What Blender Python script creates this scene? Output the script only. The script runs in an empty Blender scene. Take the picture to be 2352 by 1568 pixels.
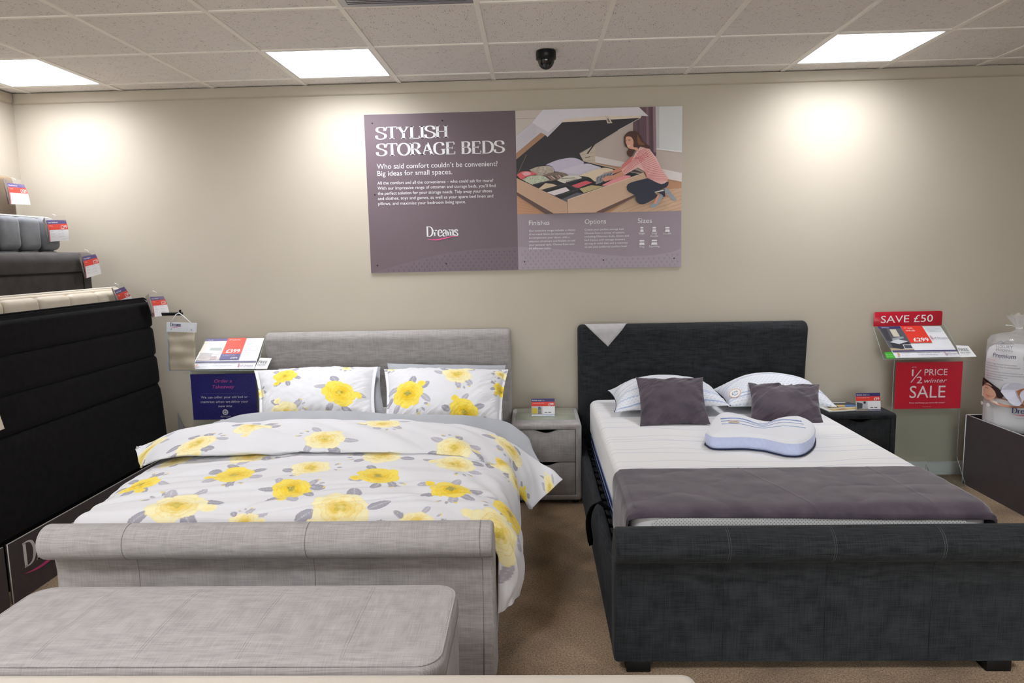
LIGHT_E = 22.5; LIGHT_E2 = 41.0; WORLD_E = 5.0
import bpy, bmesh, math, random
import numpy as np
from mathutils import Vector
PI = math.pi
random.seed(7)
SC = bpy.context.scene
COL = SC.collection

# ------------------------------------------------------------------ camera
W, H = 2352, 1568
FPX, PITCH, YAW, ROLL = 1593.7, -0.1275, -0.0322, -0.0211
CAM = np.array([0.0, -4.572, 1.527])
cy_, sy_, cp_, sp_ = math.cos(YAW), math.sin(YAW), math.cos(PITCH), math.sin(PITCH)
FW = np.array([sy_*cp_, cy_*cp_, sp_])
_rt = np.array([cy_, -sy_, 0.0]); _up = np.cross(_rt, FW)
RT = math.cos(ROLL)*_rt + math.sin(ROLL)*_up
UP = -math.sin(ROLL)*_rt + math.cos(ROLL)*_up

def atY(u, v, y):
    """measured point of the photograph that lies on the vertical plane at y"""
    a = FW + (u-W/2)/FPX*RT - (v-H/2)/FPX*UP
    return CAM + a*(y-CAM[1])/a[1]
def atZ(u, v, z):
    a = FW + (u-W/2)/FPX*RT - (v-H/2)/FPX*UP
    return CAM + a*(z-CAM[2])/a[2]

cam = bpy.data.cameras.new('camera'); camo = bpy.data.objects.new('camera', cam)
COL.objects.link(camo); SC.camera = camo
from mathutils import Matrix
camo.matrix_world = Matrix(((RT[0], UP[0], -FW[0], CAM[0]), (RT[1], UP[1], -FW[1], CAM[1]), (RT[2], UP[2], -FW[2], CAM[2]), (0, 0, 0, 1)))
cam.sensor_width = 36.0; cam.lens = FPX/W*36.0; cam.clip_start = 0.05

SC.view_settings.view_transform = 'Standard'; SC.view_settings.look = 'None'
SC.view_settings.gamma = 1; SC.view_settings.use_curve_mapping = False
SC.view_settings.exposure = 0.30
SC.cycles.use_light_tree = False; SC.cycles.max_bounces = 6; SC.cycles.diffuse_bounces = 4; SC.cycles.glossy_bounces = 3; SC.cycles.transparent_max_bounces = 8
SC.cycles.use_adaptive_sampling = True; SC.cycles.adaptive_threshold = 0.03; SC.cycles.use_denoising = True

# ------------------------------------------------------------------ materials
def lin(c):
    c = np.array(c[:3], float)/255.0
    return tuple(np.where(c <= 0.04045, c/12.92, ((c+0.055)/1.055)**2.4))

class NT:
    def __init__(s, name):
        s.m = bpy.data.materials.new(name); s.m.use_nodes = True
        s.t = s.m.node_tree; s.b = s.t.nodes['Principled BSDF']; s.out = s.t.nodes['Material Output']
    def n(s, typ, ins=None, **kw):
        nd = s.t.nodes.new(typ)
        for k, v in kw.items(): setattr(nd, k, v)
        for k, v in (ins or {}).items(): s.set(nd.inputs[k], v)
        return nd
    def set(s, inp, v):
        if isinstance(v, bpy.types.NodeSocket): s.t.links.new(v, inp)
        else: inp.default_value = v
    def math(s, op, a, b=0.0, c=None):
        nd = s.n('ShaderNodeMath', operation=op); s.set(nd.inputs[0], a); s.set(nd.inputs[1], b)
        if c is not None: s.set(nd.inputs[2], c)
        return nd.outputs[0]
    def vscale(s, vec, sc, loc=(0, 0, 0)):
        return s.n('ShaderNodeMapping', {0: vec, 'Scale': sc, 'Location': loc}).outputs[0]
    def noise(s, vec, scale=1.0, detail=2.0, rough=0.5):
        return s.n('ShaderNodeTexNoise', {'Vector': vec, 'Scale': scale, 'Detail': detail, 'Roughness': rough}).outputs[0]
    def mix(s, f, a, b, typ='MIX'):
        nd = s.n('ShaderNodeMix', data_type='RGBA', blend_type=typ); nd.clamp_factor = True
        s.set(nd.inputs[0], f); s.set(nd.inputs[6], a if isinstance(a, bpy.types.NodeSocket) else (*a, 1)); s.set(nd.inputs[7], b if isinstance(b, bpy.types.NodeSocket) else (*b, 1))
        return nd.outputs[2]
    def ramp(s, f, lo, hi, a=0.0, b=1.0):
        nd = s.n('ShaderNodeMapRange', {0: f, 1: lo, 2: hi, 3: a, 4: b}); nd.clamp = True
        return nd.outputs[0]
    def obj(s): return s.n('ShaderNodeTexCoord').outputs['Object']
    def bump(s, h, strength=0.3, dist=0.001):
        s.set(s.b.inputs['Normal'], s.n('ShaderNodeBump', {'Strength': strength, 'Distance': dist, 'Height': h}).outputs[0])
    def base(s, c): s.set(s.b.inputs['Base Color'], c if isinstance(c, bpy.types.NodeSocket) else (*c, 1))
    def P(s, **kw):
        for k, v in kw.items(): s.set(s.b.inputs[k.replace('_', ' ')], v)
        return s

_plain = {}
def plain(c, rough=0.55, spec=0.3, name=None, metallic=0.0):
    """plain painted / printed colour with a faint mottling; c in 0-255 sRGB"""
    key = (tuple(c), rough, spec, metallic)
    if key in _plain: return _plain[key]
    t = NT(name or 'paint_%d_%d_%d' % tuple(c))
    L = lin(c)
    f = t.noise(t.obj(), 35, 2)
    t.base(t.mix(f, tuple(x*0.97 for x in L), tuple(min(1, x*1.03) for x in L)))
    t.P(Roughness=rough, Metallic=metallic); t.b.inputs['Specular IOR Level'].default_value = spec
    _plain[key] = t.m
    return t.m

def linen(name, c, contrast=0.35, bump=0.5, sheen=0.2, fx=1.0, fz=1.0):
    """woven cloth: thin streaks along each of the three axes"""
    t = NT(name); o = t.obj(); L = lin(c)
    h = []
    for sc, w in (((640, 13, 13), fx), ((13, 640, 13), fz), ((13, 13, 640), fz)):
        n_ = t.noise(t.vscale(o, sc), 1.0, 1.0, 0.6)
        h.append(t.math('MULTIPLY', t.math('SUBTRACT', n_, 0.5), w))
    s_ = t.math('ADD', t.math('ADD', h[0], h[1]), h[2])
    big = t.math('SUBTRACT', t.noise(t.vscale(o, (45, 45, 45)), 1.0, 3.0), 0.5)
    s2 = t.math('ADD', s_, t.math('MULTIPLY', big, 0.18))
    f = t.ramp(s2, -0.36, 0.36)
    t.base(t.mix(f, tuple(x*(1-contrast) for x in L), tuple(min(1, x*(1+contrast)) for x in L)))
    t.bump(s_, bump, 0.0012)
    t.P(Roughness=0.9); t.b.inputs['Specular IOR Level'].default_value = 0.15
    t.b.inputs['Sheen Weight'].default_value = sheen; t.b.inputs['Sheen Roughness'].default_value = 0.5
    return t.m

def cloth_print(name):
    t = NT(name)
    a = t.n('ShaderNodeAttribute', attribute_name='print')
    w = t.noise(t.vscale(t.obj(), (700, 700, 700)), 1.0, 1.0)
    t.base(a.outputs['Color'])
    t.bump(w, 0.08, 0.001)
    t.P(Roughness=0.85); t.b.inputs['Specular IOR Level'].default_value = 0.15
    t.b.inputs['Sheen Weight'].default_value = 0.15
    return t.m

def soft(name, c, c2=None, scale=6.0, rough=0.9, sheen=0.2, bump=0.2, bscale=400, det=3.0, spec=0.2, sheenrough=0.4):
    t = NT(name); L = lin(c); L2 = lin(c2 or c); o = t.obj()
    f = t.ramp(t.noise(o, scale, det), 0.35, 0.65)
    t.base(t.mix(f, L, L2)); t.bump(t.noise(o, bscale, 1.0), bump, 0.001)
    t.P(Roughness=rough); t.b.inputs['Specular IOR Level'].default_value = spec
    t.b.inputs['Sheen Weight'].default_value = sheen; t.b.inputs['Sheen Roughness'].default_value = sheenrough
    return t.m

def acrylic(name, tint=(0.93, 0.96, 0.95), alpha_gloss=0.10):
    t = NT(name)
    tr = t.n('ShaderNodeBsdfTransparent', {0: (*tint, 1)})
    gl = t.n('ShaderNodeBsdfGlossy', {'Color': (1, 1, 1, 1), 'Roughness': 0.03})
    fr = t.n('ShaderNodeFresnel', {'IOR': 1.45})
    bf = t.n('ShaderNodeNewGeometry').outputs['Backfacing']
    f = t.math('MULTIPLY', t.math('MINIMUM', t.math('ADD', fr.outputs[0], alpha_gloss*0.2), 0.5), t.math('SUBTRACT', 1.0, bf))
    mx = t.n('ShaderNodeMixShader', {0: f, 1: tr.outputs[0], 2: gl.outputs[0]})
    t.t.links.new(mx.outputs[0], t.out.inputs[0])
    return t.m

def plasticfilm(name):
    t = NT(name)
    tr = t.n('ShaderNodeBsdfTransparent', {0: (0.97, 0.97, 0.98, 1)})
    gl = t.n('ShaderNodeBsdfGlossy', {'Color': (1, 1, 1, 1), 'Roughness': 0.12})
    df = t.n('ShaderNodeBsdfDiffuse', {'Color': (0.85, 0.85, 0.88, 1)})
    nz = t.noise(t.obj(), 18, 4)
    bp = t.n('ShaderNodeBump', {'Strength': 0.9, 'Distance': 0.01, 'Height': nz})
    for q in (gl, df): t.t.links.new(bp.outputs[0], q.inputs['Normal'])
    m1 = t.n('ShaderNodeMixShader', {0: 0.22, 1: tr.outputs[0], 2: df.outputs[0]})
    fr = t.n('ShaderNodeLayerWeight', {'Blend': 0.35}); t.t.links.new(bp.outputs[0], fr.inputs['Normal'])
    m2 = t.n('ShaderNodeMixShader', {0: fr.outputs['Facing'], 1: m1.outputs[0], 2: gl.outputs[0]})
    m2b = t.n('ShaderNodeMixShader', {0: 0.35, 1: m1.outputs[0], 2: m2.outputs[0]})
    t.t.links.new(m2b.outputs[0], t.out.inputs[0])
    return t.m

def wall_mat():
    t = NT('beige_wall_paint'); o = t.obj()
    f = t.noise(o, 3.0, 3.0)
    t.base(t.mix(f, lin((190, 180, 163)), lin((195, 185, 169))))
    t.bump(t.noise(o, 260, 2.0), 0.10, 0.0006)
    t.P(Roughness=0.62); t.b.inputs['Specular IOR Level'].default_value = 0.25
    return t.m

def carpet_mat():
    t = NT('brown_speckled_carpet'); o = t.obj()
    f1 = t.noise(o, 330, 2.0, 0.7); f2 = t.noise(o, 130, 2.0, 0.6); big = t.noise(o, 2.6, 3.0)
    s_ = t.math('ADD', t.math('MULTIPLY', f1, 0.65), t.math('MULTIPLY', f2, 0.35))
    c1 = t.mix(t.ramp(s_, 0.36, 0.66), lin((80, 62, 46)), lin((214, 182, 144)))
    c2 = t.mix(1.0, c1, (0.50, 0.49, 0.48), 'MULTIPLY')
    t.base(t.mix(t.math('MULTIPLY', t.ramp(big, 0.46, 0.62), 0.75), c1, c2))
    t.bump(s_, 0.9, 0.006)
    t.P(Roughness=1.0); t.b.inputs['Specular IOR Level'].default_value = 0.05
    t.b.inputs['Sheen Weight'].default_value = 0.15
    return t.m

def tile_mat():
    t = NT('fissured_ceiling_tile'); uv = t.n('ShaderNodeTexCoord').outputs['UV']
    a = t.noise(t.vscale(uv, (34, 110, 1)), 1.0, 2.0, 0.5)
    b = t.noise(t.vscale(uv, (9, 14, 1), (5, 2, 0)), 1.0, 2.0)
    f = t.math('ADD', a, t.math('MULTIPLY', t.math('SUBTRACT', b, 0.5), 0.35))
    fis = t.ramp(f, 0.63, 0.685)
    sp = t.ramp(t.noise(t.vscale(uv, (230, 230, 1)), 1.0, 1.0), 0.60, 0.72)
    tot = t.math('MAXIMUM', fis, t.math('MULTIPLY', sp, 0.28))
    t.base(t.mix(t.math('MULTIPLY', tot, 0.58), lin((232, 226, 222)), lin((104, 96, 90))))
    t.bump(t.math('SUBTRACT', 1.0, tot), 0.6, 0.002)
    t.P(Roughness=0.95); t.b.inputs['Specular IOR Level'].default_value = 0.1
    return t.m

def emit_mat(strength, c=(0.95, 0.985, 1.06)):
    t = NT('lit_light_diffuser')
    # prismatic diffuser: throws most of its light downwards (cosine falloff, as the panel's own beam)
    g = t.n('ShaderNodeNewGeometry'); dt = t.n('ShaderNodeVectorMath', {0: g.outputs['Incoming'], 1: (0, 0, -1)}, operation='DOT_PRODUCT')
    k = t.math('MAXIMUM', dt.outputs['Value'], 0.0)
    e = t.n('ShaderNodeEmission', {'Color': (*c, 1), 'Strength': t.math('MULTIPLY', k, strength)})
    t.t.links.new(e.outputs[0], t.out.inputs[0])
    return t.m

def mattress_mat():
    """white knit with thin wavering blue lines across the bed"""
    t = NT('white_knit_with_blue_lines'); o = t.obj()
    sx = t.n('ShaderNodeSeparateXYZ', {0: o})
    tot = None
    for k, (per, off, amp) in enumerate(((0.21, 0.0, 0.34), (0.21, 0.05, 0.38), (0.42, 0.21, 0.45))):
        nz = t.noise(t.vscale(o, (1.3, 0.9, 0.0), (k*7.3, k*3.1, 0)), 1.0, 1.0)
        yy = t.math('ADD', t.math('ADD', sx.outputs[1], t.math('MULTIPLY', t.math('SUBTRACT', nz, 0.5), amp)), off+10)
        fr = t.math('ABSOLUTE', t.math('SUBTRACT', t.math('FRACT', t.math('DIVIDE', yy, per)), 0.5))
        ln = t.ramp(fr, 0.0, 0.011*0.165/per*1.2, 1.0, 0.0)
        tot = ln if tot is None else t.math('MAXIMUM', tot, ln)
    nz_ = t.n('ShaderNodeSeparateXYZ', {0: t.n('ShaderNodeNewGeometry').outputs['Normal']}).outputs[2]
    t.base(t.mix(t.math('MULTIPLY', tot, t.ramp(nz_, 0.15, 0.6, 0.0, 0.8)), lin((234, 233, 232)), lin((116, 138, 186))))
    t.bump(t.noise(t.vscale(o, (300, 300, 300)), 1.0, 2.0), 0.2, 0.001)
    t.P(Roughness=0.9); t.b.inputs['Specular IOR Level'].default_value = 0.15
    return t.m

def dotted_mat():
    t = NT('white_spacer_mesh_with_dots'); o = t.obj()
    sx = t.n('ShaderNodeSeparateXYZ', {0: o})
    a = t.math('ABSOLUTE', t.math('SUBTRACT', t.math('FRACT', t.math('MULTIPLY', t.math('ADD', sx.outputs[0], sx.outputs[2]), 75)), 0.5))
    b = t.math('ABSOLUTE', t.math('SUBTRACT', t.math('FRACT', t.math('MULTIPLY', t.math('SUBTRACT', sx.outputs[0], sx.outputs[2]), 75)), 0.5))
    f = t.math('LESS_THAN', t.math('ADD', a, b), 0.22)
    t.base(t.mix(f, lin((222, 224, 220)), lin((70, 90, 110)))); t.P(Roughness=0.9)
    return t.m

# ------------------------------------------------------------------ object helpers
def link(o, parent=None):
    COL.objects.link(o)
    if parent is not None:
        o.parent = parent
        w = parent
        off = Vector((0, 0, 0))
        while w is not None: off += Vector(w.location); w = w.parent
        o.location = -off
    return o
def thing(name, label, cat, loc=(0, 0, 0), group=None):
    o = bpy.data.objects.new(name, None); COL.objects.link(o); o.location = loc
    o.empty_display_size = 0.05; o['label'] = label; o['category'] = cat
    if group: o['group'] = group
    return o
def tag(o, label, cat, group=None):
    o['label'] = label; o['category'] = cat
    if group: o['group'] = group
    return o
def obj(name, verts, faces, mats, parent=None, smooth=True, mi=None):
    me = bpy.data.meshes.new(name)
    me.from_pydata([tuple(map(float, v)) for v in verts], [], [tuple(int(i) for i in f) for f in faces])
    for m in (mats if isinstance(mats, (list, tuple)) else [mats]): me.materials.append(m)
    if mi is not None: me.polygons.foreach_set('material_index', np.array(mi, dtype=np.int32))
    if smooth: me.polygons.foreach_set('use_smooth', np.ones(len(me.polygons), dtype=bool))
    me.update()
    return link(bpy.data.objects.new(name, me), parent)
def from_bm(name, bm, mats, parent=None, smooth=True, angle=40):
    me = bpy.data.meshes.new(name); bm.normal_update(); bm.to_mesh(me); bm.free()
    for m in (mats if isinstance(mats, (list, tuple)) else [mats]): me.materials.append(m)
    if smooth:
        me.polygons.foreach_set('use_smooth', np.ones(len(me.polygons), dtype=bool))
        try: me.set_sharp_from_angle(angle=math.radians(angle))
        except Exception: pass
    return link(bpy.data.objects.new(name, me), parent)
def bm_box(bm, x0, x1, y0, y1, z0, z1, r=0.0, seg=2, mi=0):
    a = bmesh.ops.create_cube(bm, size=1.0)
    vs = a['verts']
    for v in vs:
        v.co = Vector(((x0+x1)/2+v.co.x*(x1-x0), (y0+y1)/2+v.co.y*(y1-y0), (z0+z1)/2+v.co.z*(z1-z0)))
    es = list({e for v in vs for e in v.link_edges})
    fs = list({f for v in vs for f in v.link_faces})
    for f in fs: f.material_index = mi
    if r > 0:
        bmesh.ops.bevel(bm, geom=es, offset=min(r, 0.49*min(abs(x1-x0), abs(y1-y0), abs(z1-z0))), segments=seg, profile=0.5, affect='EDGES', material=-1)
def box(name, x0, x1, y0, y1, z0, z1, m, parent=None, r=0.003, seg=2):
    bm = bmesh.new(); bm_box(bm, x0, x1, y0, y1, z0, z1, r, seg)
    return from_bm(name, bm, m, parent)
def quad(name, pts, m, parent=None):
    return obj(name, pts, [list(range(len(pts)))], m, parent, smooth=False)
def plate(name, pts, n, th, m, parent=None):
    """flat panel of thickness th below the outline pts (normal n points to the front)"""
    n = np.array(n, float); k = len(pts)
    P_ = [np.array(p, float) for p in pts]; V = P_ + [p-n*th for p in P_]
    F = [list(range(k)), list(range(2*k-1, k-1, -1))] + [[i, i+k, (i+1) % k+k, (i+1) % k] for i in range(k)]
    return obj(name, V, F, m, parent, smooth=False)
def tube_geo(pts, r, seg=8, closed=False, rr=None):
    pts = [np.array(p, float) for p in pts]; n = len(pts); V = []; F = []
    prev = None
    for i, p in enumerate(pts):
        if closed: t = pts[(i+1) % n]-pts[i-1]
        else: t = pts[min(i+1, n-1)]-pts[max(i-1, 0)]
        t = t/(np.linalg.norm(t)+1e-12)
        if prev is None:
            a = np.array([0, 0, 1.0]) if abs(t[2]) < 0.9 else np.array([1.0, 0, 0])
            u = np.cross(t, a)
        else: u = prev-t*(prev@t)
        u /= np.linalg.norm(u)+1e-12; prev = u; w = np.cross(t, u)
        R_ = rr[i] if rr is not None else r
        for k in range(seg):
            a = 2*PI*k/seg; V.append(p+R_*(math.cos(a)*u+math.sin(a)*w))
    m = n if closed else n-1
    for i in range(m):
        for k in range(seg):
            a, b = i*seg+k, i*seg+(k+1) % seg
            c, d = ((i+1) % n)*seg+(k+1) % seg, ((i+1) % n)*seg+k
            F.append([a, b, c, d])
    if not closed:
        F.append(list(range(seg))[::-1]); F.append([(n-1)*seg+k for k in range(seg)])
    return V, F
def tube(name, pts, r, m, parent=None, seg=8, closed=False, rr=None):
    V, F = tube_geo(pts, r, seg, closed, rr)
    return obj(name, V, F, m, parent)
def smoothline(pts, n):
    """Catmull-Rom through pts, n samples even in arc length"""
    P_ = np.array(pts, float); Q = np.vstack([2*P_[0]-P_[1], P_, 2*P_[-1]-P_[-2]])
    out = []
    for i in range(1, len(Q)-2):
        for t in np.linspace(0, 1, 16, endpoint=False):
            a, b, c, d = Q[i-1], Q[i], Q[i+1], Q[i+2]
            out.append(0.5*((2*b)+(c-a)*t+(2*a-5*b+4*c-d)*t*t+(3*b-a-3*c+d)*t**3))
    out.append(P_[-1]); out = np.array(out)
    s = np.concatenate([[0], np.cumsum(np.linalg.norm(np.diff(out, axis=0), axis=1))])
    q = np.linspace(0, s[-1], n)
    return np.stack([np.interp(q, s, out[:, k]) for k in range(out.shape[1])], -1), s[-1]
def grid_obj(name, G, m, parent=None, colors=None, closed_u=False, thick=0.0):
    """G: (nu, nv, 3) array of points"""
    nu, nv = G.shape[:2]
    i = np.arange(nu-1)[:, None]; j = np.arange(nv-1)[None, :]
    a = i*nv+j; F = np.stack([a, a+nv, a+nv+1, a+1], -1).reshape(-1, 4)
    me = bpy.data.meshes.new(name)
    me.vertices.add(nu*nv); me.vertices.foreach_set('co', G.reshape(-1).astype(np.float32))
    me.loops.add(len(F)*4); me.loops.foreach_set('vertex_index', F.reshape(-1).astype(np.int32))
    me.polygons.add(len(F)); me.polygons.foreach_set('loop_start', (np.arange(len(F))*4).astype(np.int32))
    me.polygons.foreach_set('use_smooth', np.ones(len(F), dtype=bool))
    me.update(calc_edges=True)
    if colors is not None:
        ca = me.color_attributes.new('print', 'FLOAT_COLOR', 'POINT')
        c4 = np.ones((nu*nv, 4), np.float32); c4[:, :3] = colors.reshape(-1, 3)
        ca.data.foreach_set('color', c4.reshape(-1))
    me.materials.append(m)
    o = link(bpy.data.objects.new(name, me), parent)
    if thick > 0:
        md = o.modifiers.new('thickness', 'SOLIDIFY'); md.thickness = thick; md.offset = -1
    return o
# hashed value noise, vectorised
def _h(i, j, s):
    v = np.sin(i*127.1+j*311.7+s*74.7)*43758.5453
    return v-np.floor(v)
def vnoise(x, y, s=0):
    xi, yi = np.floor(x), np.floor(y); fx, fy = x-xi, y-yi
    fx = fx*fx*(3-2*fx); fy = fy*fy*(3-2*fy)
    a = _h(xi, yi, s)*(1-fx)+_h(xi+1, yi, s)*fx; b = _h(xi, yi+1, s)*(1-fx)+_h(xi+1, yi+1, s)*fx
    return a*(1-fy)+b*fy-0.5
def fbm(x, y, s=0, o=3):
    r = 0; a = 1.0
    for k in range(o): r = r+a*vnoise(x*2**k, y*2**k, s+k*13); a *= 0.5
    return r
def inset(prof, d):
    """offset a closed 2-D outline (counter-clockwise) inwards by d"""
    P_ = np.array(prof, float); t = np.roll(P_, -1, 0)-np.roll(P_, 1, 0)
    t /= np.linalg.norm(t, axis=1)[:, None]+1e-12
    n = np.stack([-t[:, 1], t[:, 0]], -1)
    return P_+n*d
def extrude(name, prof, a0, a1, m, parent=None, r=0.02, axis='x', seg=5, angle=50):
    """closed outline swept along an axis, its ends rounded by r. axis x: prof=(y,z); axis y: prof=(x,z); axis z: prof=(x,y)"""
    P_ = np.array(prof, float)
    ar = 0.5*np.sum(P_[:, 0]*np.roll(P_[:, 1], -1)-np.roll(P_[:, 0], -1)*P_[:, 1])
    if ar < 0: P_ = P_[::-1]
    secs = []
    for k in range(seg+1):
        a = PI/2*k/seg; secs.append((a0+r*(1-math.sin(a)), r*(1-math.cos(a))*1.0))
    st = [(a0+r*(1-math.cos(PI/2*k/seg)), r*(1-math.sin(PI/2*k/seg))) for k in range(seg+1)]
    en = [(a1-(s_[0]-a0), s_[1]) for s_ in st[::-1]]
    V = []; F = []; n = len(P_)
    for (a, d) in st+en:
        q = inset(P_, d)
        for p in q:
            V.append({'x': (a, p[0], p[1]), 'y': (p[0], a, p[1]), 'z': (p[0], p[1], a)}[axis])
    k = len(st)+len(en)
    for i in range(k-1):
        for j in range(n):
            F.append([i*n+j, i*n+(j+1) % n, (i+1)*n+(j+1) % n, (i+1)*n+j])
    F.append(list(range(n))[::-1]); F.append([(k-1)*n+j for j in range(n)])
    bm = bmesh.new(); vs = [bm.verts.new(v) for v in V]
    for f in F: bm.faces.new([vs[i] for i in f])
    bmesh.ops.recalc_face_normals(bm, faces=bm.faces)
    return from_bm(name, bm, m, parent, angle=angle)
def arc(cx, cy, r, a0, a1, n=10, ry=None):
    return [(cx+r*math.cos(math.radians(a0+(a1-a0)*k/n)), cy+(ry or r)*math.sin(math.radians(a0+(a1-a0)*k/n))) for k in range(n+1)]
def lathe(name, prof, cx, cy, m, parent=None, seg=32, wob=None, squash=1.0):
    V = []; F = []; n = len(prof)
    for i, (r, z) in enumerate(prof):
        for k in range(seg):
            a = 2*PI*k/seg; rr = r*(1+(wob(a, z) if wob else 0))
            V.append((cx+rr*math.cos(a), cy+rr*math.sin(a)*squash, z))
    for i in range(n-1):
        for k in range(seg): F.append([i*seg+k, i*seg+(k+1) % seg, (i+1)*seg+(k+1) % seg, (i+1)*seg+k])
    F.append(list(range(seg))[::-1]); F.append([(n-1)*seg+k for k in range(seg)])
    return obj(name, V, F, m, parent)
# ------------------------------------------------------------------ flat print (signs, cards, poster)
_tc = {}
def text_geo(body, bold=0.0, shear=0.0, cap=False):
    key = (body, bold, shear)
    if key in _tc: return _tc[key]
    cu = bpy.data.curves.new('t', 'FONT'); cu.body = body; cu.size = 1.0; cu.resolution_u = 3
    cu.offset = bold*.45; cu.shear = shear
    o = bpy.data.objects.new('t', cu); me = o.to_mesh()
    V = np.array([v.co[:2] for v in me.vertices]).reshape(-1, 2); F = [list(p.vertices) for p in me.polygons]
    o.to_mesh_clear(); bpy.data.objects.remove(o); bpy.data.curves.remove(cu)
    _tc[key] = (V, F)
    return V, F
# hand-drawn serif letters: strokes as polylines, thick where they run upright
_SER = {
 'S': ([[(.60,.70),(.60,.86),(.50,.97),(.34,1.0),(.16,.95),(.09,.80),(.14,.66),(.30,.56),(.48,.47),(.62,.35),(.62,.17),(.48,.04),(.30,0),(.12,.06),(.06,.16),(.05,.30)]], [], .68),
 'T': ([[(.36,0),(.36,1)], [(.03,1),(.70,1)]], [(.36,0,.13),(.03,.91,-1),(.70,.91,-1)], .73),
 'Y': ([[(.38,0),(.38,.45)], [(.38,.45),(.10,1)], [(.38,.45),(.66,1)]], [(.38,0,.13),(.10,1,.11),(.66,1,.11)], .76),
 'L': ([[(.15,0),(.15,1)], [(.04,0),(.62,0)]], [(.15,1,.12),(.15,0,.12),(.62,.12,-1)], .66),
 'I': ([[(.16,0),(.16,1)]], [(.16,0,.13),(.16,1,.13)], .32),
 'H': ([[(.15,0),(.15,1)], [(.68,0),(.68,1)], [(.15,.52),(.68,.52)]], [(.15,0,.12),(.15,1,.12),(.68,0,.12),(.68,1,.12)], .83),
 'O': ([[(.42+.36*math.cos(a),.5+.5*math.sin(a)) for a in [2*PI*k/28 for k in range(29)]]], [], .84),
 'R': ([[(.15,0),(.15,1)], [(.15,1),(.40,1),(.56,.92),(.60,.76),(.54,.60),(.38,.52),(.15,.52)], [(.36,.52),(.68,0)]], [(.15,0,.12),(.08,1,.06),(.70,0,.10)], .76),
 'A': ([[(.10,0),(.38,1)], [(.38,1),(.68,0)], [(.20,.34),(.58,.34)]], [(.10,0,.10),(.68,0,.11)], .78),
 'G': ([[(.66,.74),(.62,.92),(.46,1),(.28,.97),(.12,.80),(.08,.5),(.13,.2),(.30,.03),(.48,0),(.66,.08),(.66,.42)]], [(.66,.42,.11)], .80),
 'E': ([[(.15,0),(.15,1)], [(.04,1),(.58,1)], [(.15,.52),(.46,.52)], [(.04,0),(.62,0)]], [(.58,.88,-1),(.62,.13,-1),(.46,.52,-2)], .68),
 'B': ([[(.15,0),(.15,1)], [(.04,1),(.38,1),(.52,.93),(.55,.77),(.48,.60),(.34,.54),(.15,.54)], [(.34,.54),(.54,.47),(.61,.28),(.54,.09),(.38,0),(.04,0)]], [], .70),
 'D': ([[(.15,0),(.15,1)], [(.04,1),(.38,1),(.60,.90),(.72,.68),(.73,.5),(.70,.28),(.58,.09),(.38,0),(.04,0)]], [], .82),
 'r': ([[(.13,0),(.13,.62)], [(.13,.44),(.24,.60),(.34,.64),(.42,.58)]], [(.13,0,.10),(.08,.64,.05)], .46),
 'e': ([[(.10,.36),(.48,.36),(.46,.56),(.30,.66),(.14,.56),(.08,.32),(.14,.08),(.30,0),(.48,.10)]], [], .54),
 'a': ([[(.12,.52),(.24,.65),(.38,.60),(.41,.46),(.41,.06),(.50,.02)], [(.41,.38),(.20,.32),(.08,.18),(.14,.03),(.28,.02),(.41,.14)]], [], .54),
 'm': ([[(.12,0),(.12,.62)], [(.12,.46),(.24,.62),(.36,.62),(.40,.50),(.40,0)], [(.40,.46),(.52,.62),(.64,.62),(.68,.50),(.68,0)]], [(.12,0,.09),(.40,0,.09),(.68,0,.09),(.08,.63,.05)], .80),
 's': ([[(.36,.46),(.34,.60),(.22,.66),(.10,.58),(.10,.44),(.26,.34),(.38,.22),(.36,.06),(.22,0),(.08,.06),(.06,.18)]], [], .44),
}
def serif_geo(body, thick=.175, thin=.06):
    V = []; F = []; x = 0.0
    for ch in body:
        if ch == ' ': x += .34; continue
        st, sf, adv = _SER[ch]
        for pl in st:
            P_ = np.array(pl, float)
            if len(P_) > 4: P_, _ = smoothline(P_, len(P_)*4)
            t = np.gradient(P_, axis=0); L = np.linalg.norm(t, axis=1)+1e-9; t = t/L[:, None]
            up = np.abs(t[:, 1])
            if len(pl) == 2 and abs(pl[0][0]-pl[1][0]) > .15 and up[0] > .5:      # diagonals: thin when they lean right
                lean = (pl[1][0]-pl[0][0])*(pl[1][1]-pl[0][1])
                w = np.full(len(P_), thin*1.3 if lean > 0 else thick)
            else: w = thin+(thick-thin)*up**1.5
            n = np.stack([-t[:, 1], t[:, 0]], -1)*w[:, None]/2
            b = len(V)
            for k in range(len(P_)): V += [P_[k]+n[k]+(x, 0), P_[k]-n[k]+(x, 0)]
            for k in range(len(P_)-1): F.append([b+2*k, b+2*k+1, b+2*k+3, b+2*k+2])
        for (sx, sy, w) in sf:
            b = len(V); h_ = thin*.9
            if w == -1: q = [(sx-.03, sy-.09), (sx+.03, sy-.09), (sx+.03, sy+.09), (sx-.03, sy+.09)]
            elif w == -2: q = [(sx-.03, sy-.1), (sx+.02, sy-.1), (sx+.02, sy+.1), (sx-.03, sy+.1)]
            else:
                s0 = sy if sy < .3 else sy-h_
                s0 = s0 if sy in (0, 1) or sy > .6 else sy-h_/2
                q = [(sx-w-.04, s0), (sx+w+.04, s0), (sx+w+.04, s0+h_), (sx-w-.04, s0+h_)]
            V += [np.array(p)+(x, 0) for p in q]; F.append([b, b+1, b+2, b+3])
        x += adv
    return np.array(V), F
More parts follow.
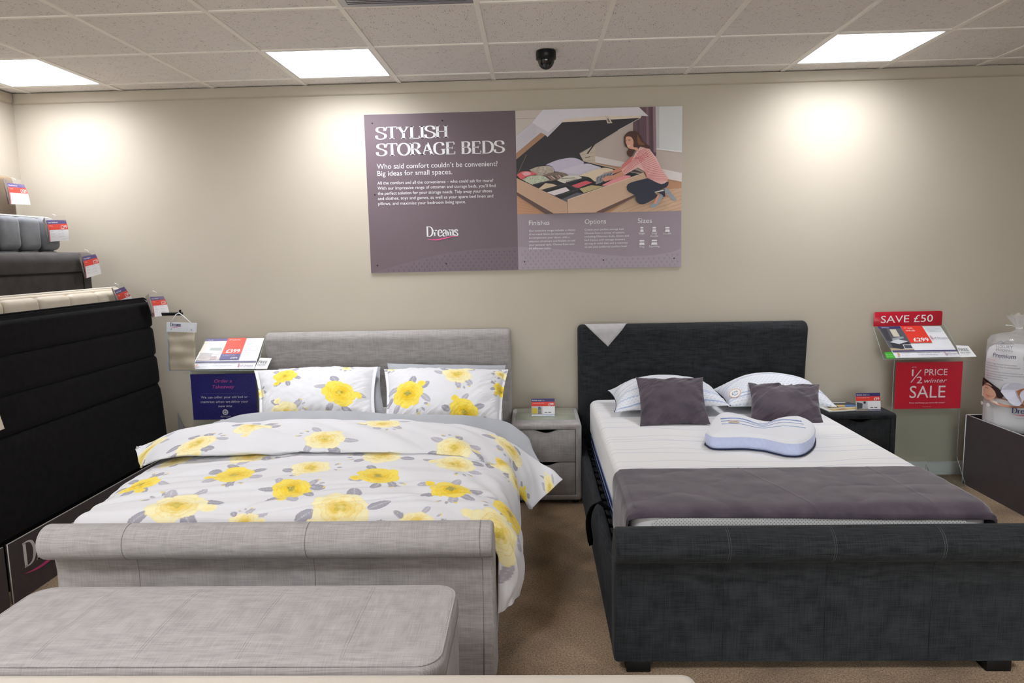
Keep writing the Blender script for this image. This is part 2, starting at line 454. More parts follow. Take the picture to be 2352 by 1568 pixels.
class Sheet:
    """collects flat shapes drawn in sheet coordinates; fn maps (x, y, lift) to the world"""
    def __init__(s, fn, dl=0.0004): s.fn = fn; s.V = []; s.F = []; s.mi = []; s.mats = []; s.l = 0; s.dl = dl
    def _m(s, c):
        m = c if isinstance(c, bpy.types.Material) else plain(c, 0.45, 0.35)
        if m not in s.mats: s.mats.append(m)
        return s.mats.index(m)
    def raw(s, V, F, c, lift=None):
        if lift is None: s.l += s.dl; lift = s.l
        k = s._m(c); b = len(s.V)
        s.V += [s.fn(float(v[0]), float(v[1]), lift) for v in V]
        s.F += [[b+i for i in f] for f in F]; s.mi += [k]*len(F)
    def poly(s, pts, c, lift=None): s.raw(pts, [list(range(len(pts)))], c, lift)
    def rect(s, x0, y0, x1, y1, c, nx=1, ny=1, lift=None):
        V = [(x0+(x1-x0)*i/nx, y0+(y1-y0)*j/ny) for i in range(nx+1) for j in range(ny+1)]
        F = [[i*(ny+1)+j, (i+1)*(ny+1)+j, (i+1)*(ny+1)+j+1, i*(ny+1)+j+1] for i in range(nx) for j in range(ny)]
        s.raw(V, F, c, lift)
    def disc(s, x, y, r, c, n=20, ry=None, lift=None): s.poly([(x+r*math.cos(2*PI*k/n), y+(ry or r)*math.sin(2*PI*k/n)) for k in range(n)], c, lift)
    def line(s, pts, w, c, lift=None):
        P_ = np.array(pts, float); t = np.gradient(P_, axis=0); t /= np.linalg.norm(t, axis=1)[:, None]+1e-12
        w = np.array(w)/2*np.ones(len(P_)); n = np.stack([-t[:, 1], t[:, 0]], -1)*w[:, None]
        V = []; [V.extend([P_[k]+n[k], P_[k]-n[k]]) for k in range(len(P_))]
        s.raw(V, [[2*k, 2*k+1, 2*k+3, 2*k+2] for k in range(len(P_)-1)], c, lift)
    def text(s, body, x, y, cap, c, w=None, align='l', bold=0.0, shear=0.0, slope=0.0, serif=False, lift=None, rot=0.0):
        """cap: height of a capital letter; w: width the line is fitted to"""
        if serif: V, F = serif_geo(body)
        else: V, F = text_geo(body, bold, shear); V = V/0.729
        if not len(V): return
        V = V.copy(); x0, x1 = V[:, 0].min(), V[:, 0].max(); V[:, 0] -= x0
        sx = (w/(x1-x0)) if w else cap
        V[:, 0] *= sx; V[:, 1] *= cap; wd = (x1-x0)*sx
        V[:, 1] += V[:, 0]*slope
        if align == 'c': V[:, 0] -= wd/2
        if align == 'r': V[:, 0] -= wd
        if rot: V = np.stack([V[:, 0]*math.cos(rot)-V[:, 1]*math.sin(rot), V[:, 0]*math.sin(rot)+V[:, 1]*math.cos(rot)], -1)
        V += (x, y); s.raw(V, F, c, lift)
    def logo(s, x, y, w, c, swoosh, asp=1.0):
        """the shop's word mark with its curved underline"""
        cap = w*0.30*asp
        s.text('Dreams', x, y, cap, c, w=w, serif=True)
        pts = [(x-w*.01+w*k/16*1.02, y-cap*.26-cap*.16*math.sin(k/16*2*PI*.85)*(.8) + cap*.10*(k/16)) for k in range(17)]
        s.line(pts, [(w*.004+w*.040*math.sin(PI*k/16))*asp for k in range(17)], swoosh)
    def build(s, name, parent):
        return obj(name, s.V, s.F, s.mats, parent, smooth=False, mi=s.mi)
def wallfn(y, sgn=-1):
    return lambda a, b, l: (a, y+sgn*l, b)
def framefn(O, ex, ey):
    O, ex, ey = (np.array(q, float) for q in (O, ex, ey)); n = np.cross(ex, ey); n /= np.linalg.norm(n)
    return lambda a, b, l: O+ex*a+ey*b+n*l
def atX(u, v, x):
    a = FW + (u-W/2)/FPX*RT - (v-H/2)/FPX*UP
    return CAM + a*(x-CAM[0])/a[0]
def bilfn(BL, BR, TR, TL, bend=0.0):
    BL, BR, TR, TL = (np.array(q, float) for q in (BL, BR, TR, TL))
    n = np.cross(BR-BL, TL-BL); n /= np.linalg.norm(n)
    return lambda a, b, l: (BL*(1-a)*(1-b)+BR*a*(1-b)+TR*a*b+TL*(1-a)*b)+n*(l+bend*math.sin(PI*min(max(b, 0), 1)))

# ================================================================== ROOM
CEIL = 2.611; XL = -3.36; XR = 6.4; YF = -10.2
M_wall = wall_mat(); M_tile = tile_mat()
def struct(o): o['kind'] = 'structure'; return o
struct(box('floor', XL-.1, XR+.1, YF-.1, 0.1, -0.1, 0.0, carpet_mat(), r=0))
struct(box('wall_back', XL-.1, XR+.1, 0.0, 0.12, 0.0, 2.75, M_wall, r=0))
struct(box('wall_left', XL-.12, XL, YF-.1, 0.0, 0.0, 2.75, M_wall, r=0))
struct(box('wall_right', XR, XR+.12, YF-.1, 0.0, 0.0, 2.75, M_wall, r=0))
WX0, WX1, WZ0, WZ1 = -2.8, 3.2, .35, 2.45  # opening for an added window, out of view, letting in more ambient light
def front_wall():
    bm = bmesh.new()
    for a in ((XL, WX0, 0, 2.75), (WX1, XR, 0, 2.75), (WX0, WX1, 0, WZ0), (WX0, WX1, WZ1, 2.75)): bm_box(bm, a[0], a[1], YF-.12, YF, a[2], a[3])
    struct(from_bm('wall_front', bm, M_wall, smooth=False))
    bm = bmesh.new(); fr = plain((70, 70, 72), .4)
    for k in range(5): x = WX0+(WX1-WX0)*k/4; bm_box(bm, x-.03, x+.03, YF-.09, YF-.03, WZ0, WZ1)
    for z in (WZ0+.03, WZ1-.03): bm_box(bm, WX0, WX1, YF-.09, YF-.03, z-.03, z+.03)
    w = struct(from_bm('added_window_1', bm, fr, smooth=False))
    p = obj('pane', [(WX0, YF-.06, WZ0), (WX1, YF-.06, WZ0), (WX1, YF-.06, WZ1), (WX0, YF-.06, WZ1)], [[0, 1, 2, 3]], acrylic('added_window_glass'), w, smooth=False)
front_wall()
wd = bpy.data.worlds.new('daylight'); SC.world = wd; wd.use_nodes = True
wd.node_tree.nodes['Background'].inputs[0].default_value = (0.86, 0.94, 1.0, 1); wd.node_tree.nodes['Background'].inputs[1].default_value = WORLD_E
# suspended ceiling: 0.6 m tiles, each turned its own way, a hair above the white T-bars
GX, GY = -2.627, -1.977
LIGHTS = [(-1, 2), (2, 2), (7, 2)] + [(i, j) for j in (-4, -8, -12) for i in (-1, 2, 7)]  # first three are the visible panels; rear rows are added for ambient light
LIGHTS = [(i, j) for (i, j) in LIGHTS]
VENT = (3, 0)
def ceiling():
    V = []; F = []; UV = []
    for i in range(-2, 16):
        for j in range(-14, 4):
            if (i, j) in LIGHTS or (i, j) == VENT: continue
            x0, x1 = GX+.6*i, GX+.6*(i+1); y0, y1 = GY+.6*j, GY+.6*(j+1)
            x0, x1 = max(x0, XL), min(x1, XR); y0, y1 = max(y0, YF), min(y1, 0)
            if x1 <= x0 or y1 <= y0: continue
            b = len(V); z = CEIL+.003+random.random()*.002
            V += [(x0, y0, z), (x0, y1, z), (x1, y1, z), (x1, y0, z)]; F.append([b, b+1, b+2, b+3])
            w, h = (x1-x0)/.6, (y1-y0)/.6; ox, oy = random.randint(0, 40), random.randint(0, 40)
            uv = [(0, 0), (0, h), (w, h), (w, 0)]
            if random.random() < .5: uv = [(q, p) for p, q in uv]
            UV += [(p+ox, q+oy) for p, q in uv]
    o = obj('ceiling', V, F, M_tile, smooth=False)
    ul = o.data.uv_layers.new(name='UVMap')
    for k, lp in enumerate(o.data.loops): ul.data[k].uv = UV[lp.vertex_index]
    struct(o)
    # slab above the tiles keeps the void dark
    struct(box('ceiling_slab', XL-.1, XR+.1, YF-.1, 0.1, 2.72, 2.8, plain((60, 58, 55)), r=0))
    bm = bmesh.new()
    for i in range(-1, 16):
        x = GX+.6*i
        if XL < x < XR: bm_box(bm, x-.012, x+.012, YF, 0, CEIL-.002, CEIL+.02)
    for j in range(-13, 4):
        y = GY+.6*j
        if YF < y < 0: bm_box(bm, XL, XR, y-.009, y+.009, CEIL-.0015, CEIL+.0195)
    struct(from_bm('ceiling_grid', bm, plain((242, 237, 229), 0.5), smooth=False))
ceiling()
def cornice(name, prof, a0, a1, axis): return struct(extrude(name, prof, a0, a1, M_wall, r=0.0005, axis=axis, seg=1))
cornice('trim_1', [(-.001, CEIL-.004), (-.022, CEIL-.004), (-.022, 2.556), (-.012, 2.548), (-.001, 2.545)], XL, XR, 'x')
cornice('trim_2', [(XL+.001, CEIL-.004), (XL+.022, CEIL-.004), (XL+.022, 2.556), (XL+.012, 2.548), (XL+.001, 2.545)], YF, -.03, 'y')
M_skirt = plain((215, 213, 212), 0.4)
struct(extrude('baseboard_back', [(-.001, 0), (-.018, 0), (-.018, .075), (-.012, .086), (-.001, .089)], XL, XR, M_skirt, r=0.0005, seg=1))
struct(extrude('baseboard_left', [(XL+.001, 0), (XL+.018, 0), (XL+.018, .075), (XL+.012, .086), (XL+.001, .089)], YF, -.02, M_skirt, r=0.0005, axis='y', seg=1))

M_emit = emit_mat(LIGHT_E); M_emit2 = emit_mat(LIGHT_E2)
M_white = plain((228, 228, 226), 0.4)
def light(i, j, label, group='square ceiling light panels'):
    x0, y0 = GX+.6*i, GY+.6*j
    t = thing('ceiling_light', label, 'ceiling light', (x0+.3, y0+.3, CEIL), group)
    bm = bmesh.new(); e = .014
    for a in ((x0+.012, x0+.012+e, y0+.01, y0+.59), (x0+.588-e, x0+.588, y0+.01, y0+.59), (x0+.012+e, x0+.588-e, y0+.01, y0+.01+e), (x0+.012+e, x0+.588-e, y0+.59-e, y0+.59)):
        bm_box(bm, *a, CEIL-.001, CEIL+.03)
    from_bm('frame', bm, M_white, t, smooth=False)
    box('diffuser', x0+.012+e, x0+.588-e, y0+.01+e, y0+.59-e, CEIL+.004, CEIL+.012, M_emit if j == 2 else M_emit2, t, r=0)
LAB = {(-1, 2): 'square lit ceiling panel in the corner above the stepped headboards', (2, 2): 'square lit ceiling panel above the grey bed and the wall poster',
       (7, 2): 'square lit ceiling panel above the dark bed beside the sale sign'}
for (i, j) in LIGHTS:
    light(i, j, LAB.get((i, j), 'added lit ceiling panel out of view, raising the ambient light'))
# air vent
def vent():
    x0, y0 = GX+.6*VENT[0], GY+.6*VENT[1]
    t = thing('air_vent', 'grey metal slatted air vent set in the ceiling tiles', 'vent', (x0+.3, y0+.3, CEIL))
    g = plain((150, 150, 152), 0.35, metallic=0.6)
    bm = bmesh.new(); e = .03
    for a in ((x0+.014, x0+.014+e, y0+.012, y0+.588), (x0+.586-e, x0+.586, y0+.012, y0+.588), (x0+.014+e, x0+.586-e, y0+.012, y0+.012+e), (x0+.014+e, x0+.586-e, y0+.588-e, y0+.588)):
        bm_box(bm, *a, CEIL-.003, CEIL+.02)
    from_bm('frame', bm, g, t, smooth=False)
    bm = bmesh.new()
    for k in range(26):
        y = y0+.055+k*.0195; bm_box(bm, x0+.044, x0+.556, y, y+.009, CEIL-.001, CEIL+.012)
    from_bm('slats', bm, g, t, smooth=False)
    box('backing', x0+.014, x0+.586, y0+.012, y0+.588, CEIL+.025, CEIL+.03, plain((30, 30, 32)), t, r=0)
vent()
# dome camera
def dome():
    c = atZ(1254, 132, CEIL-.03); x, y = c[0], c[1]
    t = thing('dome_camera', 'small black dome security camera on the ceiling above the poster', 'camera', (x, y, CEIL))
    lathe('housing', [(.040, CEIL+.004), (.054, CEIL+.002), (.056, CEIL-.012), (.055, CEIL-.040), (.048, CEIL-.044)], x, y, plain((16, 16, 18), 0.35), t)
    g = NT('smoked_dome'); g.base((0.012, 0.012, 0.013)); g.P(Roughness=0.04)
    lathe('dome', [(.046, CEIL-.040)]+[(.046*math.cos(a), CEIL-.042-.052*math.sin(a)) for a in [PI/2*k/9 for k in range(9)]]+[(.001, CEIL-.094)], x, y, g.m, t)
dome()

# ================================================================== POSTER
PL, PR_, PB, PT = -1.066, .960, 1.412, 2.421
M_plum = lambda c: plain(c, 0.38, 0.4)
def poster():
    y = -.012; px = -.095
    t = thing('wall_poster', 'large plum storage bed poster on the back wall above the bedside chest', 'poster', (0, 0, 1.4))
    box('board', PL, PR_, y, -.001, PB, PT, plain((196, 190, 192), 0.4), t, r=.001)
    s = Sheet(wallfn(y), 0.00015)
    PLUM, MAUVE = (108, 92, 98), (154, 139, 148)
    s.rect(PL+.001, PB+.001, px, PT-.001, PLUM); s.rect(px, PB+.001, PR_-.001, 1.77, MAUVE, lift=s.l)
    # diamond pattern bands along the foot
    lo = [(PL+.02, PB+.002), (-.87, 1.445+.02), (-.72, 1.50), (-.55, 1.535), (-.35, 1.555), (px, 1.565), (px, PB+.002)]
    s.poly(lo, (114, 98, 106))
    hi = [(px, PB+.002), (px, 1.562), (.10, 1.55), (.28, 1.525), (.45, 1.50), (.62, 1.485), (.78, 1.49), (.90, 1.508), (PR_-.002, 1.53), (PR_-.002, PB+.002)]
    s.poly(hi, (165, 151, 160))
    def top(x):
        pts = lo[:-1] if x < px else hi[1:-1]
        return float(np.interp(x, [p[0] for p in pts], [p[1] for p in pts]))
    V1 = []; F1 = []; V2 = []; F2 = []
    k = 0
    z = PB+.014
    while z < 1.57:
        x = PL+.015+(.017 if k % 2 else 0)
        while x < PR_-.012:
            if z+.012 < top(x) and abs(x-px) > .014:
                (V, F) = (V1, F1) if x < px else (V2, F2)
                b = len(V); V += [(x, z-.010), (x+.0075, z), (x, z+.010), (x-.0075, z)]; F.append([b, b+1, b+2, b+3])
            x += .034
        z += .0215; k += 1
    s.raw(V1, F1, (105, 89, 96)); s.raw(V2, F2, (154, 138, 148))
    WH = (232, 229, 230)
    q = lambda u, v: (float(atY(u, v, y)[0]), float(atY(u, v, y)[2]))
    def tx(body, L, R, cap, serif=False, bold=0.0):
        a, b = q(*L), q(*R)
        s.text(body, a[0], a[1], cap, WH, w=b[0]-a[0], serif=serif, bold=bold)
    tx('STYLISH', (862, 320), (1030, 312), .074, True); tx('STORAGE BEDS', (864, 358), (1160, 347), .074, True)
    tx('Who said comfort couldn\u2019t be convenient?', (866, 388), (1143, 380), .033)
    tx('Big ideas for small spaces.', (867, 404), (1039, 401), .033)
    for i, (l, r) in enumerate((('All the comfort and all the convenience \u2013 who could ask for more?', 1133), ('With our impressive range of ottoman and storage beds, you\u2019ll find', 1138),
                                ('the perfect solution for your storage needs. Tidy away your shoes', 1130), ('and clothes, toys and games, as well as your spare bed linen and', 1133), ('pillows, and maximise your bedroom living space.', 1070))):
        tx(l, (867+i*.5, 424+i*11.8), (r, (417+i*11.8)), .0205)
    a = q(980, 543); s.logo(a[0], a[1], q(1053, 541)[0]-a[0], WH, (214, 90, 140))
    for ttl, L, R in (('Finishes', (1215, 517), (1262, 516)), ('Options', (1343, 514), (1392, 513)), ('Sizes', (1465, 512), (1497, 511))): tx(ttl, L, R, .031)
    F_ = ('Our extensive range includes a choice', 'of on-trend fabrics to luxurious leather', 'to complement your d\u00e9cor, with a', 'selection of colours and finishes to suit', 'your personal style. Choose from over', '45 different styles.')
    O_ = ('Create your perfect storage bed.', 'Choose from a variety of options,', 'including Ottoman beds, divans and', 'bed frames with storage drawers,', 'sprung or solid slats and a mattress', 'to suit your preferred comfort level.')
    for i, (l, r) in enumerate(zip(F_, (1321, 1319, 1308, 1321, 1320, 1266))): tx(l, (1215, 532+i*8.1), (r, 530.5+i*8.1), .0125)
    for i, (l, r) in enumerate(zip(O_, (1433, 1435, 1444, 1436, 1441, 1440))): tx(l, (1343, 529.5+i*7.9), (r, 528+i*7.9), .0125)
    for u, v, n_, w in ((1474, 526, 'Single', .016), (1502.5, 526, 'Small', .019), (1532.5, 526, 'Double', .023), (1474, 556, 'King', .026), (1502.5, 555.5, 'Superking', .029)):
        x, z = q(u, v)
        s.poly([(x-w*.6, z+.004), (x+w*.6, z+.004), (x+w*.55, z+.014), (x-w*.55, z+.014)], WH)
        s.poly([(x-w*.55, z-.002), (x+w*.55, z-.002), (x+w*.7, z-.018), (x-w*.7, z-.018)], WH)
        s.text(n_, x, z-.033, .0125, WH, align='c')
    x, z = q(1502.5, 526); s.text('Double', x, z-.050, .0125, WH, align='c')
    s.build('printed_text', t)
    # the photograph printed on the poster, drawn in its own flat coordinates
    zt, zb = PT-.001, 1.770
    def pic(x, yy):
        xl = 25+30*(yy-128)/1407.0; yt = 128-48*(x-25)/2213.0; yb = 1535-45*(x-55)/2185.0
        return (px+(PR_-.001-px)*min(max((x-xl)/(2239-xl), 0), 1), zt-(zt-zb)*min(max((yy-yt)/(yb-yt), 0), 1))
    p = Sheet(wallfn(y-.0004), 0.00012)
    def g(pts, c): p.poly([pic(*k) for k in pts], c)
    def ln(pts, w, c): p.line([pic(*k) for k in pts], w, c)
    full = [(25, 60), (2240, 60), (2240, 1600), (25, 1600)]
    g(full, (196, 180, 171))
    g([(40, 1100), (1090, 830), (1590, 930), (2240, 1080), (2240, 1600), (25, 1600)], (196, 147, 112))
    g([(1560, 1330), (1900, 1210), (2240, 1180), (2240, 1600), (1300, 1600)], (214, 178, 148))
    for k in range(6): ln([(60, 1300+k*45), (560, 1560+k*45)], .002, (176, 128, 96))
    for k in range(7): ln([(1400+k*130, 1540), (2240, 1170+k*55)], .0025, (190, 150, 120))
    g([(1890, 60), (2240, 60), (2240, 690), (1900, 645)], (214, 214, 214)); g([(1890, 60), (1935, 60), (1940, 650), (1900, 645)], (196, 190, 194))
    g([(1900, 640), (2240, 684), (2240, 700), (1900, 655)], (232, 228, 228))
    g([(1590, 60), (1880, 60), (1900, 745), (1830, 740), (1590, 480)], (106, 78, 88))
    for x0, c in ((1640, (90, 64, 74)), (1760, (134, 104, 114)), (1810, (92, 66, 76)), (1850, (150, 122, 132))): g([(x0, 60), (x0+28, 60), (x0+45, 700), (x0+15, 690)], c)
    g([(1090, 742), (1590, 850), (1590, 920), (1090, 830)], (224, 214, 210)); g([(1960, 915), (2240, 975), (2240, 1095), (1990, 1045)], (228, 218, 214))
    g([(875, 700), (1090, 595), (1090, 835), (920, 800)], (206, 190, 168))
    for k in range(3): ln([(880, 730+k*42), (1090, 690+k*52)], .002, (170, 152, 132))
    ln([(960, 765), (1025, 750)], .004, (70, 60, 56))
    g([(25, 60), (420, 60), (250, 285), (30, 465)], (205, 193, 183)); ln([(30, 238), (330, 232)], .003, (170, 158, 150))
    g([(38, 1060), (38, 780), (420, 440), (640, 285), (1690, 230), (1395, 395), (1080, 590), (880, 705), (930, 810), (600, 1010)], (54, 47, 51))
    g([(35, 470), (250, 290), (400, 130), (700, 130), (470, 430), (420, 460), (38, 710)], (206, 199, 206))
    for k in range(5): ln([(40, 520+k*38), (300, 330+k*26)], .002, (188, 180, 190))
    g([(38, 700), (365, 425), (430, 455), (38, 785)], (170, 130, 102))
    g([(390, 60), (1665, 60), (1790, 212), (1700, 208), (690, 248), (455, 485), (250, 290)], (224, 219, 226))
    g([(250, 290), (460, 420), (680, 240), (455, 485)], (206, 200, 210))
    g([(690, 246), (1200, 206), (1700, 206), (1690, 236), (640, 290)], (228, 212, 196))
    g([(1215, 204), (1262, 214), (1316, 302), (1250, 306), (1232, 250)], (212, 198, 182)); g([(1245, 240), (1262, 244), (1290, 290), (1262, 292)], (120, 108, 100))
    ln([(1395, 395), (1690, 235)], .003, (205, 200, 205)); ln([(880, 712), (1080, 592)], .003, (140, 130, 130))
    ln([(55, 990), (175, 722)], .004, (112, 104, 84)); ln([(920, 800), (985, 710)], .004, (190, 188, 188)); ln([(985, 712), (1082, 580)], .008, (44, 40, 44)); ln([(875, 712), (930, 812)], .005, (60, 54, 56))
    g([(45, 1045), (300, 860), (880, 780), (930, 812), (1400, 925), (1740, 985), (1600, 1110), (940, 1255), (720, 1372)], (46, 42, 46))
    ln([(930, 806), (1370, 918)], .006, (196, 178, 158)); ln([(1560, 960), (1720, 990)], .004, (222, 214, 206))
    blob = lambda pts, c: g([tuple(v) for v in smoothline(pts+[pts[0]], 40)[0]], c)
    blob([(430, 860), (590, 795), (780, 765), (900, 800), (925, 855), (600, 950), (550, 930), (520, 880)], (204, 194, 214)); blob([(430, 870), (520, 885), (560, 945), (480, 900)], (168, 158, 180))
    blob([(600, 950), (760, 895), (970, 845), (1100, 875), (1160, 912), (880, 1012), (740, 1002), (640, 985)], (214, 206, 220))
    blob([(215, 925), (330, 885), (480, 880), (550, 950), (440, 1000), (340, 1015), (290, 985)], (186, 172, 156))
    rr = random.Random(3)
    for k in range(60): x, yy = rr.uniform(250, 520), rr.uniform(900, 990); ln([(x, yy), (x+16, yy-10)], .003, (214, 202, 188) if k % 2 else (150, 134, 118))
    blob([(365, 1015), (480, 975), (620, 960), (730, 1005), (560, 1068), (450, 1078)], (128, 108, 98))
    for k in range(9): ln([(400+k*34, 1020-k*3), (470+k*28, 1066-k*5)], .004, ((222, 206, 190), (60, 50, 56), (196, 150, 120))[k % 3])
    blob([(120, 1060), (230, 1008), (390, 1012), (480, 1072), (370, 1108), (265, 1132)], (198, 202, 178))
    for k in range(50): x, yy = rr.uniform(170, 440), rr.uniform(1025, 1105); ln([(x, yy), (x+14, yy-8)], .003, (226, 228, 206) if k % 2 else (166, 170, 146))
    blob([(48, 1000), (110, 955), (210, 950), (315, 985), (180, 1020), (110, 1058)], (214, 96, 96)); blob([(110, 970), (190, 955), (240, 985), (160, 1010)], (228, 168, 172))
    blob([(580, 1072), (700, 1015), (830, 1008), (915, 1040), (800, 1080), (690, 1112)], (216, 210, 196)); ln([(640, 1050), (820, 1040)], .006, (150, 140, 126)); ln([(700, 1085), (850, 1055)], .005, (166, 156, 140))
    blob([(865, 1012), (1150, 912), (1300, 920), (1330, 960), (1180, 1040), (1090, 1092), (1010, 1035)], (226, 206, 178))
    blob([(1180, 1140), (1400, 1025), (1480, 1010), (1560, 1028), (1340, 1120), (1210, 1150)], (236, 152, 156))
    g([(750, 1155), (930, 1090), (970, 1080), (1050, 1105), (870, 1178)], (214, 92, 102))
    g([(335, 1190), (430, 1110), (520, 1120), (590, 1145), (400, 1200)], (214, 190, 160)); g([(450, 1238), (700, 1165), (752, 1212), (560, 1282)], (228, 216, 218))
    g([(640, 1332), (850, 1240), (945, 1252), (720, 1372)], (96, 92, 100)); g([(880, 1190), (1040, 1140), (1200, 1160), (940, 1247)], (190, 174, 128))
    for a, b in (((265, 1135), (480, 1085)), ((400, 1205), (720, 1120)), ((560, 1285), (870, 1200)), ((690, 1120), (870, 1200)), ((700, 1110), (980, 1040))): ln([a, b], .010, (62, 56, 62))
    g([(45, 1040), (720, 1372), (720, 1600), (520, 1600), (50, 1230)], (196, 160, 134)); g([(50, 1232), (540, 1535), (430, 1545), (50, 1275)], (96, 72, 66))
    g([(720, 1332), (750, 1330), (1725, 978), (1785, 1062), (1620, 1272), (1100, 1520), (720, 1560)], (208, 174, 148)); g([(1100, 1506), (1620, 1268), (1600, 1310), (1200, 1530)], (104, 76, 68))
    ln([(722, 1335), (722, 1540)], .004, (150, 116, 94)); ln([(735, 1334), (1728, 980)], .004, (226, 204, 184))
    # kneeling woman
    g([(1600, 930), (1720, 975), (1560, 960)], (70, 50, 56))
    g([(1440, 890), (1300, 955), (1200, 975), (1195, 1000), (1330, 990), (1470, 935)], (208, 142, 116))
    g([(1095, 1130), (1100, 1040), (1220, 975), (1325, 962), (1320, 1005), (1240, 1040), (1190, 1100)], (160, 156, 160))
    for k in range(5): ln([(1110+k*44, 1110-k*24), (1130+k*44, 1020-k*12)], .003, (70, 72, 84)); ln([(1105+k*10, 1050+k*18), (1300, 975+k*10)], .0025, (90, 90, 100))
    g([(1560, 760), (1700, 760), (1500, 960), (1450, 940), (1435, 880), (1520, 800)], (214, 122, 118))
    g([(1455, 945), (1320, 1010), (1230, 1020), (1175, 1060), (1215, 1095), (1300, 1070), (1490, 1002)], (216, 152, 126))
    shirt = [(1680, 625), (1790, 640), (1900, 790), (1960, 920), (2055, 1050), (2030, 1110), (1965, 1132), (1780, 1062), (1745, 960), (1650, 905), (1475, 1005), (1434, 938), (1560, 830), (1610, 720)]
    g(shirt, (238, 190, 184))
    for k in range(17):
        f = k/16; a = (1600-165*f+20, 760+180*f); b = (1740-262*f, 800+200*f)
        if k % 1 == 0: ln([a, b], .0024, (210, 84, 88))
        A = (1640+150*f, 900+190*f) if f > .0 else (1640, 900); B = (1800+255*f, 660+390*f)
        ln([(1660+ (1790-1660)*f, 790+(1075-790)*f), (1800+(2050-1800)*f, 668+(1075-668)*f)], .0024, (210, 84, 88))
    for k in range(6): ln([(1650-k*10, 700+k*18), (1760+k*6, 650+k*22)], .0024, (210, 84, 88))
    blob([(1465, 560), (1470, 480), (1530, 425), (1620, 425), (1680, 480), (1720, 570), (1800, 620), (1800, 660), (1700, 630), (1640, 640), (1600, 700), (1560, 765), (1510, 740), (1500, 690), (1530, 660), (1480, 620)], (82, 48, 38))
    blob([(1640, 460), (1690, 560), (1740, 600), (1660, 600), (1640, 540)], (130, 84, 56))
    blob([(1484, 520), (1500, 492), (1560, 500), (1590, 560), (1588, 630), (1640, 640), (1650, 690), (1600, 665), (1545, 655), (1512, 635), (1500, 600), (1488, 575)], (226, 168, 142))
    ln([(1512, 610), (1530, 622), (1550, 612)], .004, (248, 240, 238)); ln([(1520, 545), (1548, 548)], .003, (70, 40, 36)); ln([(1494, 548), (1502, 550)], .003, (70, 40, 36)); ln([(1514, 530), (1550, 534)], .002, (96, 60, 48))
    blob([(1780, 1050), (1960, 1132), (2050, 1090), (2030, 1170), (1870, 1240), (1912, 1292), (1770, 1388), (1680, 1402), (1625, 1350), (1615, 1285), (1520, 1225), (1505, 1150), (1570, 1105)], (44, 46, 62))
    g([(1865, 1232), (2000, 1200), (2015, 1300), (1985, 1305), (1925, 1245)], (44, 46, 62)); g([(1868, 1238), (1990, 1208), (1995, 1222), (1880, 1246)], (232, 228, 226))
    g([(1862, 1395), (1905, 1290), (1945, 1262), (1900, 1400)], (216, 150, 124)); g([(2012, 1240), (2050, 1250), (2120, 1335), (2030, 1290)], (216, 150, 124))
    g([(1810, 1425), (1860, 1395), (1895, 1398), (1950, 1262), (1985, 1290), (1900, 1440), (1835, 1448)], (152, 158, 164)); g([(1998, 1190), (2040, 1188), (2160, 1340), (2150, 1362), (2105, 1348), (2010, 1244)], (152, 158, 164))
    p.build('printed_picture', t)
    for u, v in ((855, 283), (1016, 277), (861, 447), (867, 609), (1025, 605), (1205, 601), (1386, 597), (1548, 593)):
        x, z = q(u, v)
        lathe2 = extrude('pin', [(x+.0045*math.cos(2*PI*k/10), z+.0045*math.sin(2*PI*k/10)) for k in range(10)], y-.004, y-.0003, plain((48, 34, 34), 0.4), t, r=.001, axis='y', seg=2)
poster()

# ================================================================== CLOTH TOOLS
def project(G):
    d = G.reshape(-1, 3)-CAM; k = d@FW
    return np.stack([W/2+FPX*(d@RT)/k, H/2-FPX*(d@UP)/k, k], -1).reshape(G.shape)
def loft(rows, nu, nv):
    """rows: list of polylines (3-D); returns (nu, nv, 3), u across each row, v from row to row"""
    R_ = []
    for r in rows:
        q, _ = smoothline(r, nu); R_.append(q)
    R_ = np.stack(R_, 1)                                    # nu, rows, 3
    n = R_.shape[1]; Q = np.concatenate([2*R_[:, :1]-R_[:, 1:2], R_, 2*R_[:, -1:]-R_[:, -2:-1]], 1)
    d = np.linalg.norm(np.diff(R_[nu//2], axis=0), axis=1); s = np.concatenate([[0], np.cumsum(d)])
    out = np.zeros((nu, nv, 3))
    for k, t in enumerate(np.linspace(0, s[-1], nv)):
        i = min(int(np.searchsorted(s, t, side='right'))-1, n-2); f = (t-s[i])/(s[i+1]-s[i]+1e-9)
        a, b, c, e = Q[:, i], Q[:, i+1], Q[:, i+2], Q[:, i+3]
        out[:, k] = 0.5*((2*b)+(c-a)*f+(2*a-5*b+4*c-e)*f*f+(3*b-a-3*c+e)*f**3)
    return out
def cloth_st(G):
    """flat cloth coordinates of a grid: arc length both ways, zero in the middle"""
    du = np.linalg.norm(np.diff(G, axis=0), axis=2); S = np.concatenate([np.zeros((1, G.shape[1])), np.cumsum(du, 0)], 0)
    S = S-S[G.shape[0]//2]
    dv = np.linalg.norm(np.diff(G, axis=1), axis=2); T = np.concatenate([np.zeros((G.shape[0], 1)), np.cumsum(dv, 1)], 1)
    return np.stack([S, T], -1)
def normals(G):
    a = np.gradient(G, axis=0); b = np.gradient(G, axis=1); n = np.cross(a, b)
    return n/(np.linalg.norm(n, axis=2)[..., None]+1e-12)
def clothpos(G, ST, uv, up_only=True):
    pr = project(G); d = (pr[..., 0]-uv[0])**2+(pr[..., 1]-uv[1])**2
    d = d+pr[..., 2]*6                                     # of two layers take the nearer
    i = np.unravel_index(np.argmin(d), d.shape)
    return ST[i]
G1, G2 = lin((176, 172, 182)), lin((150, 147, 158))
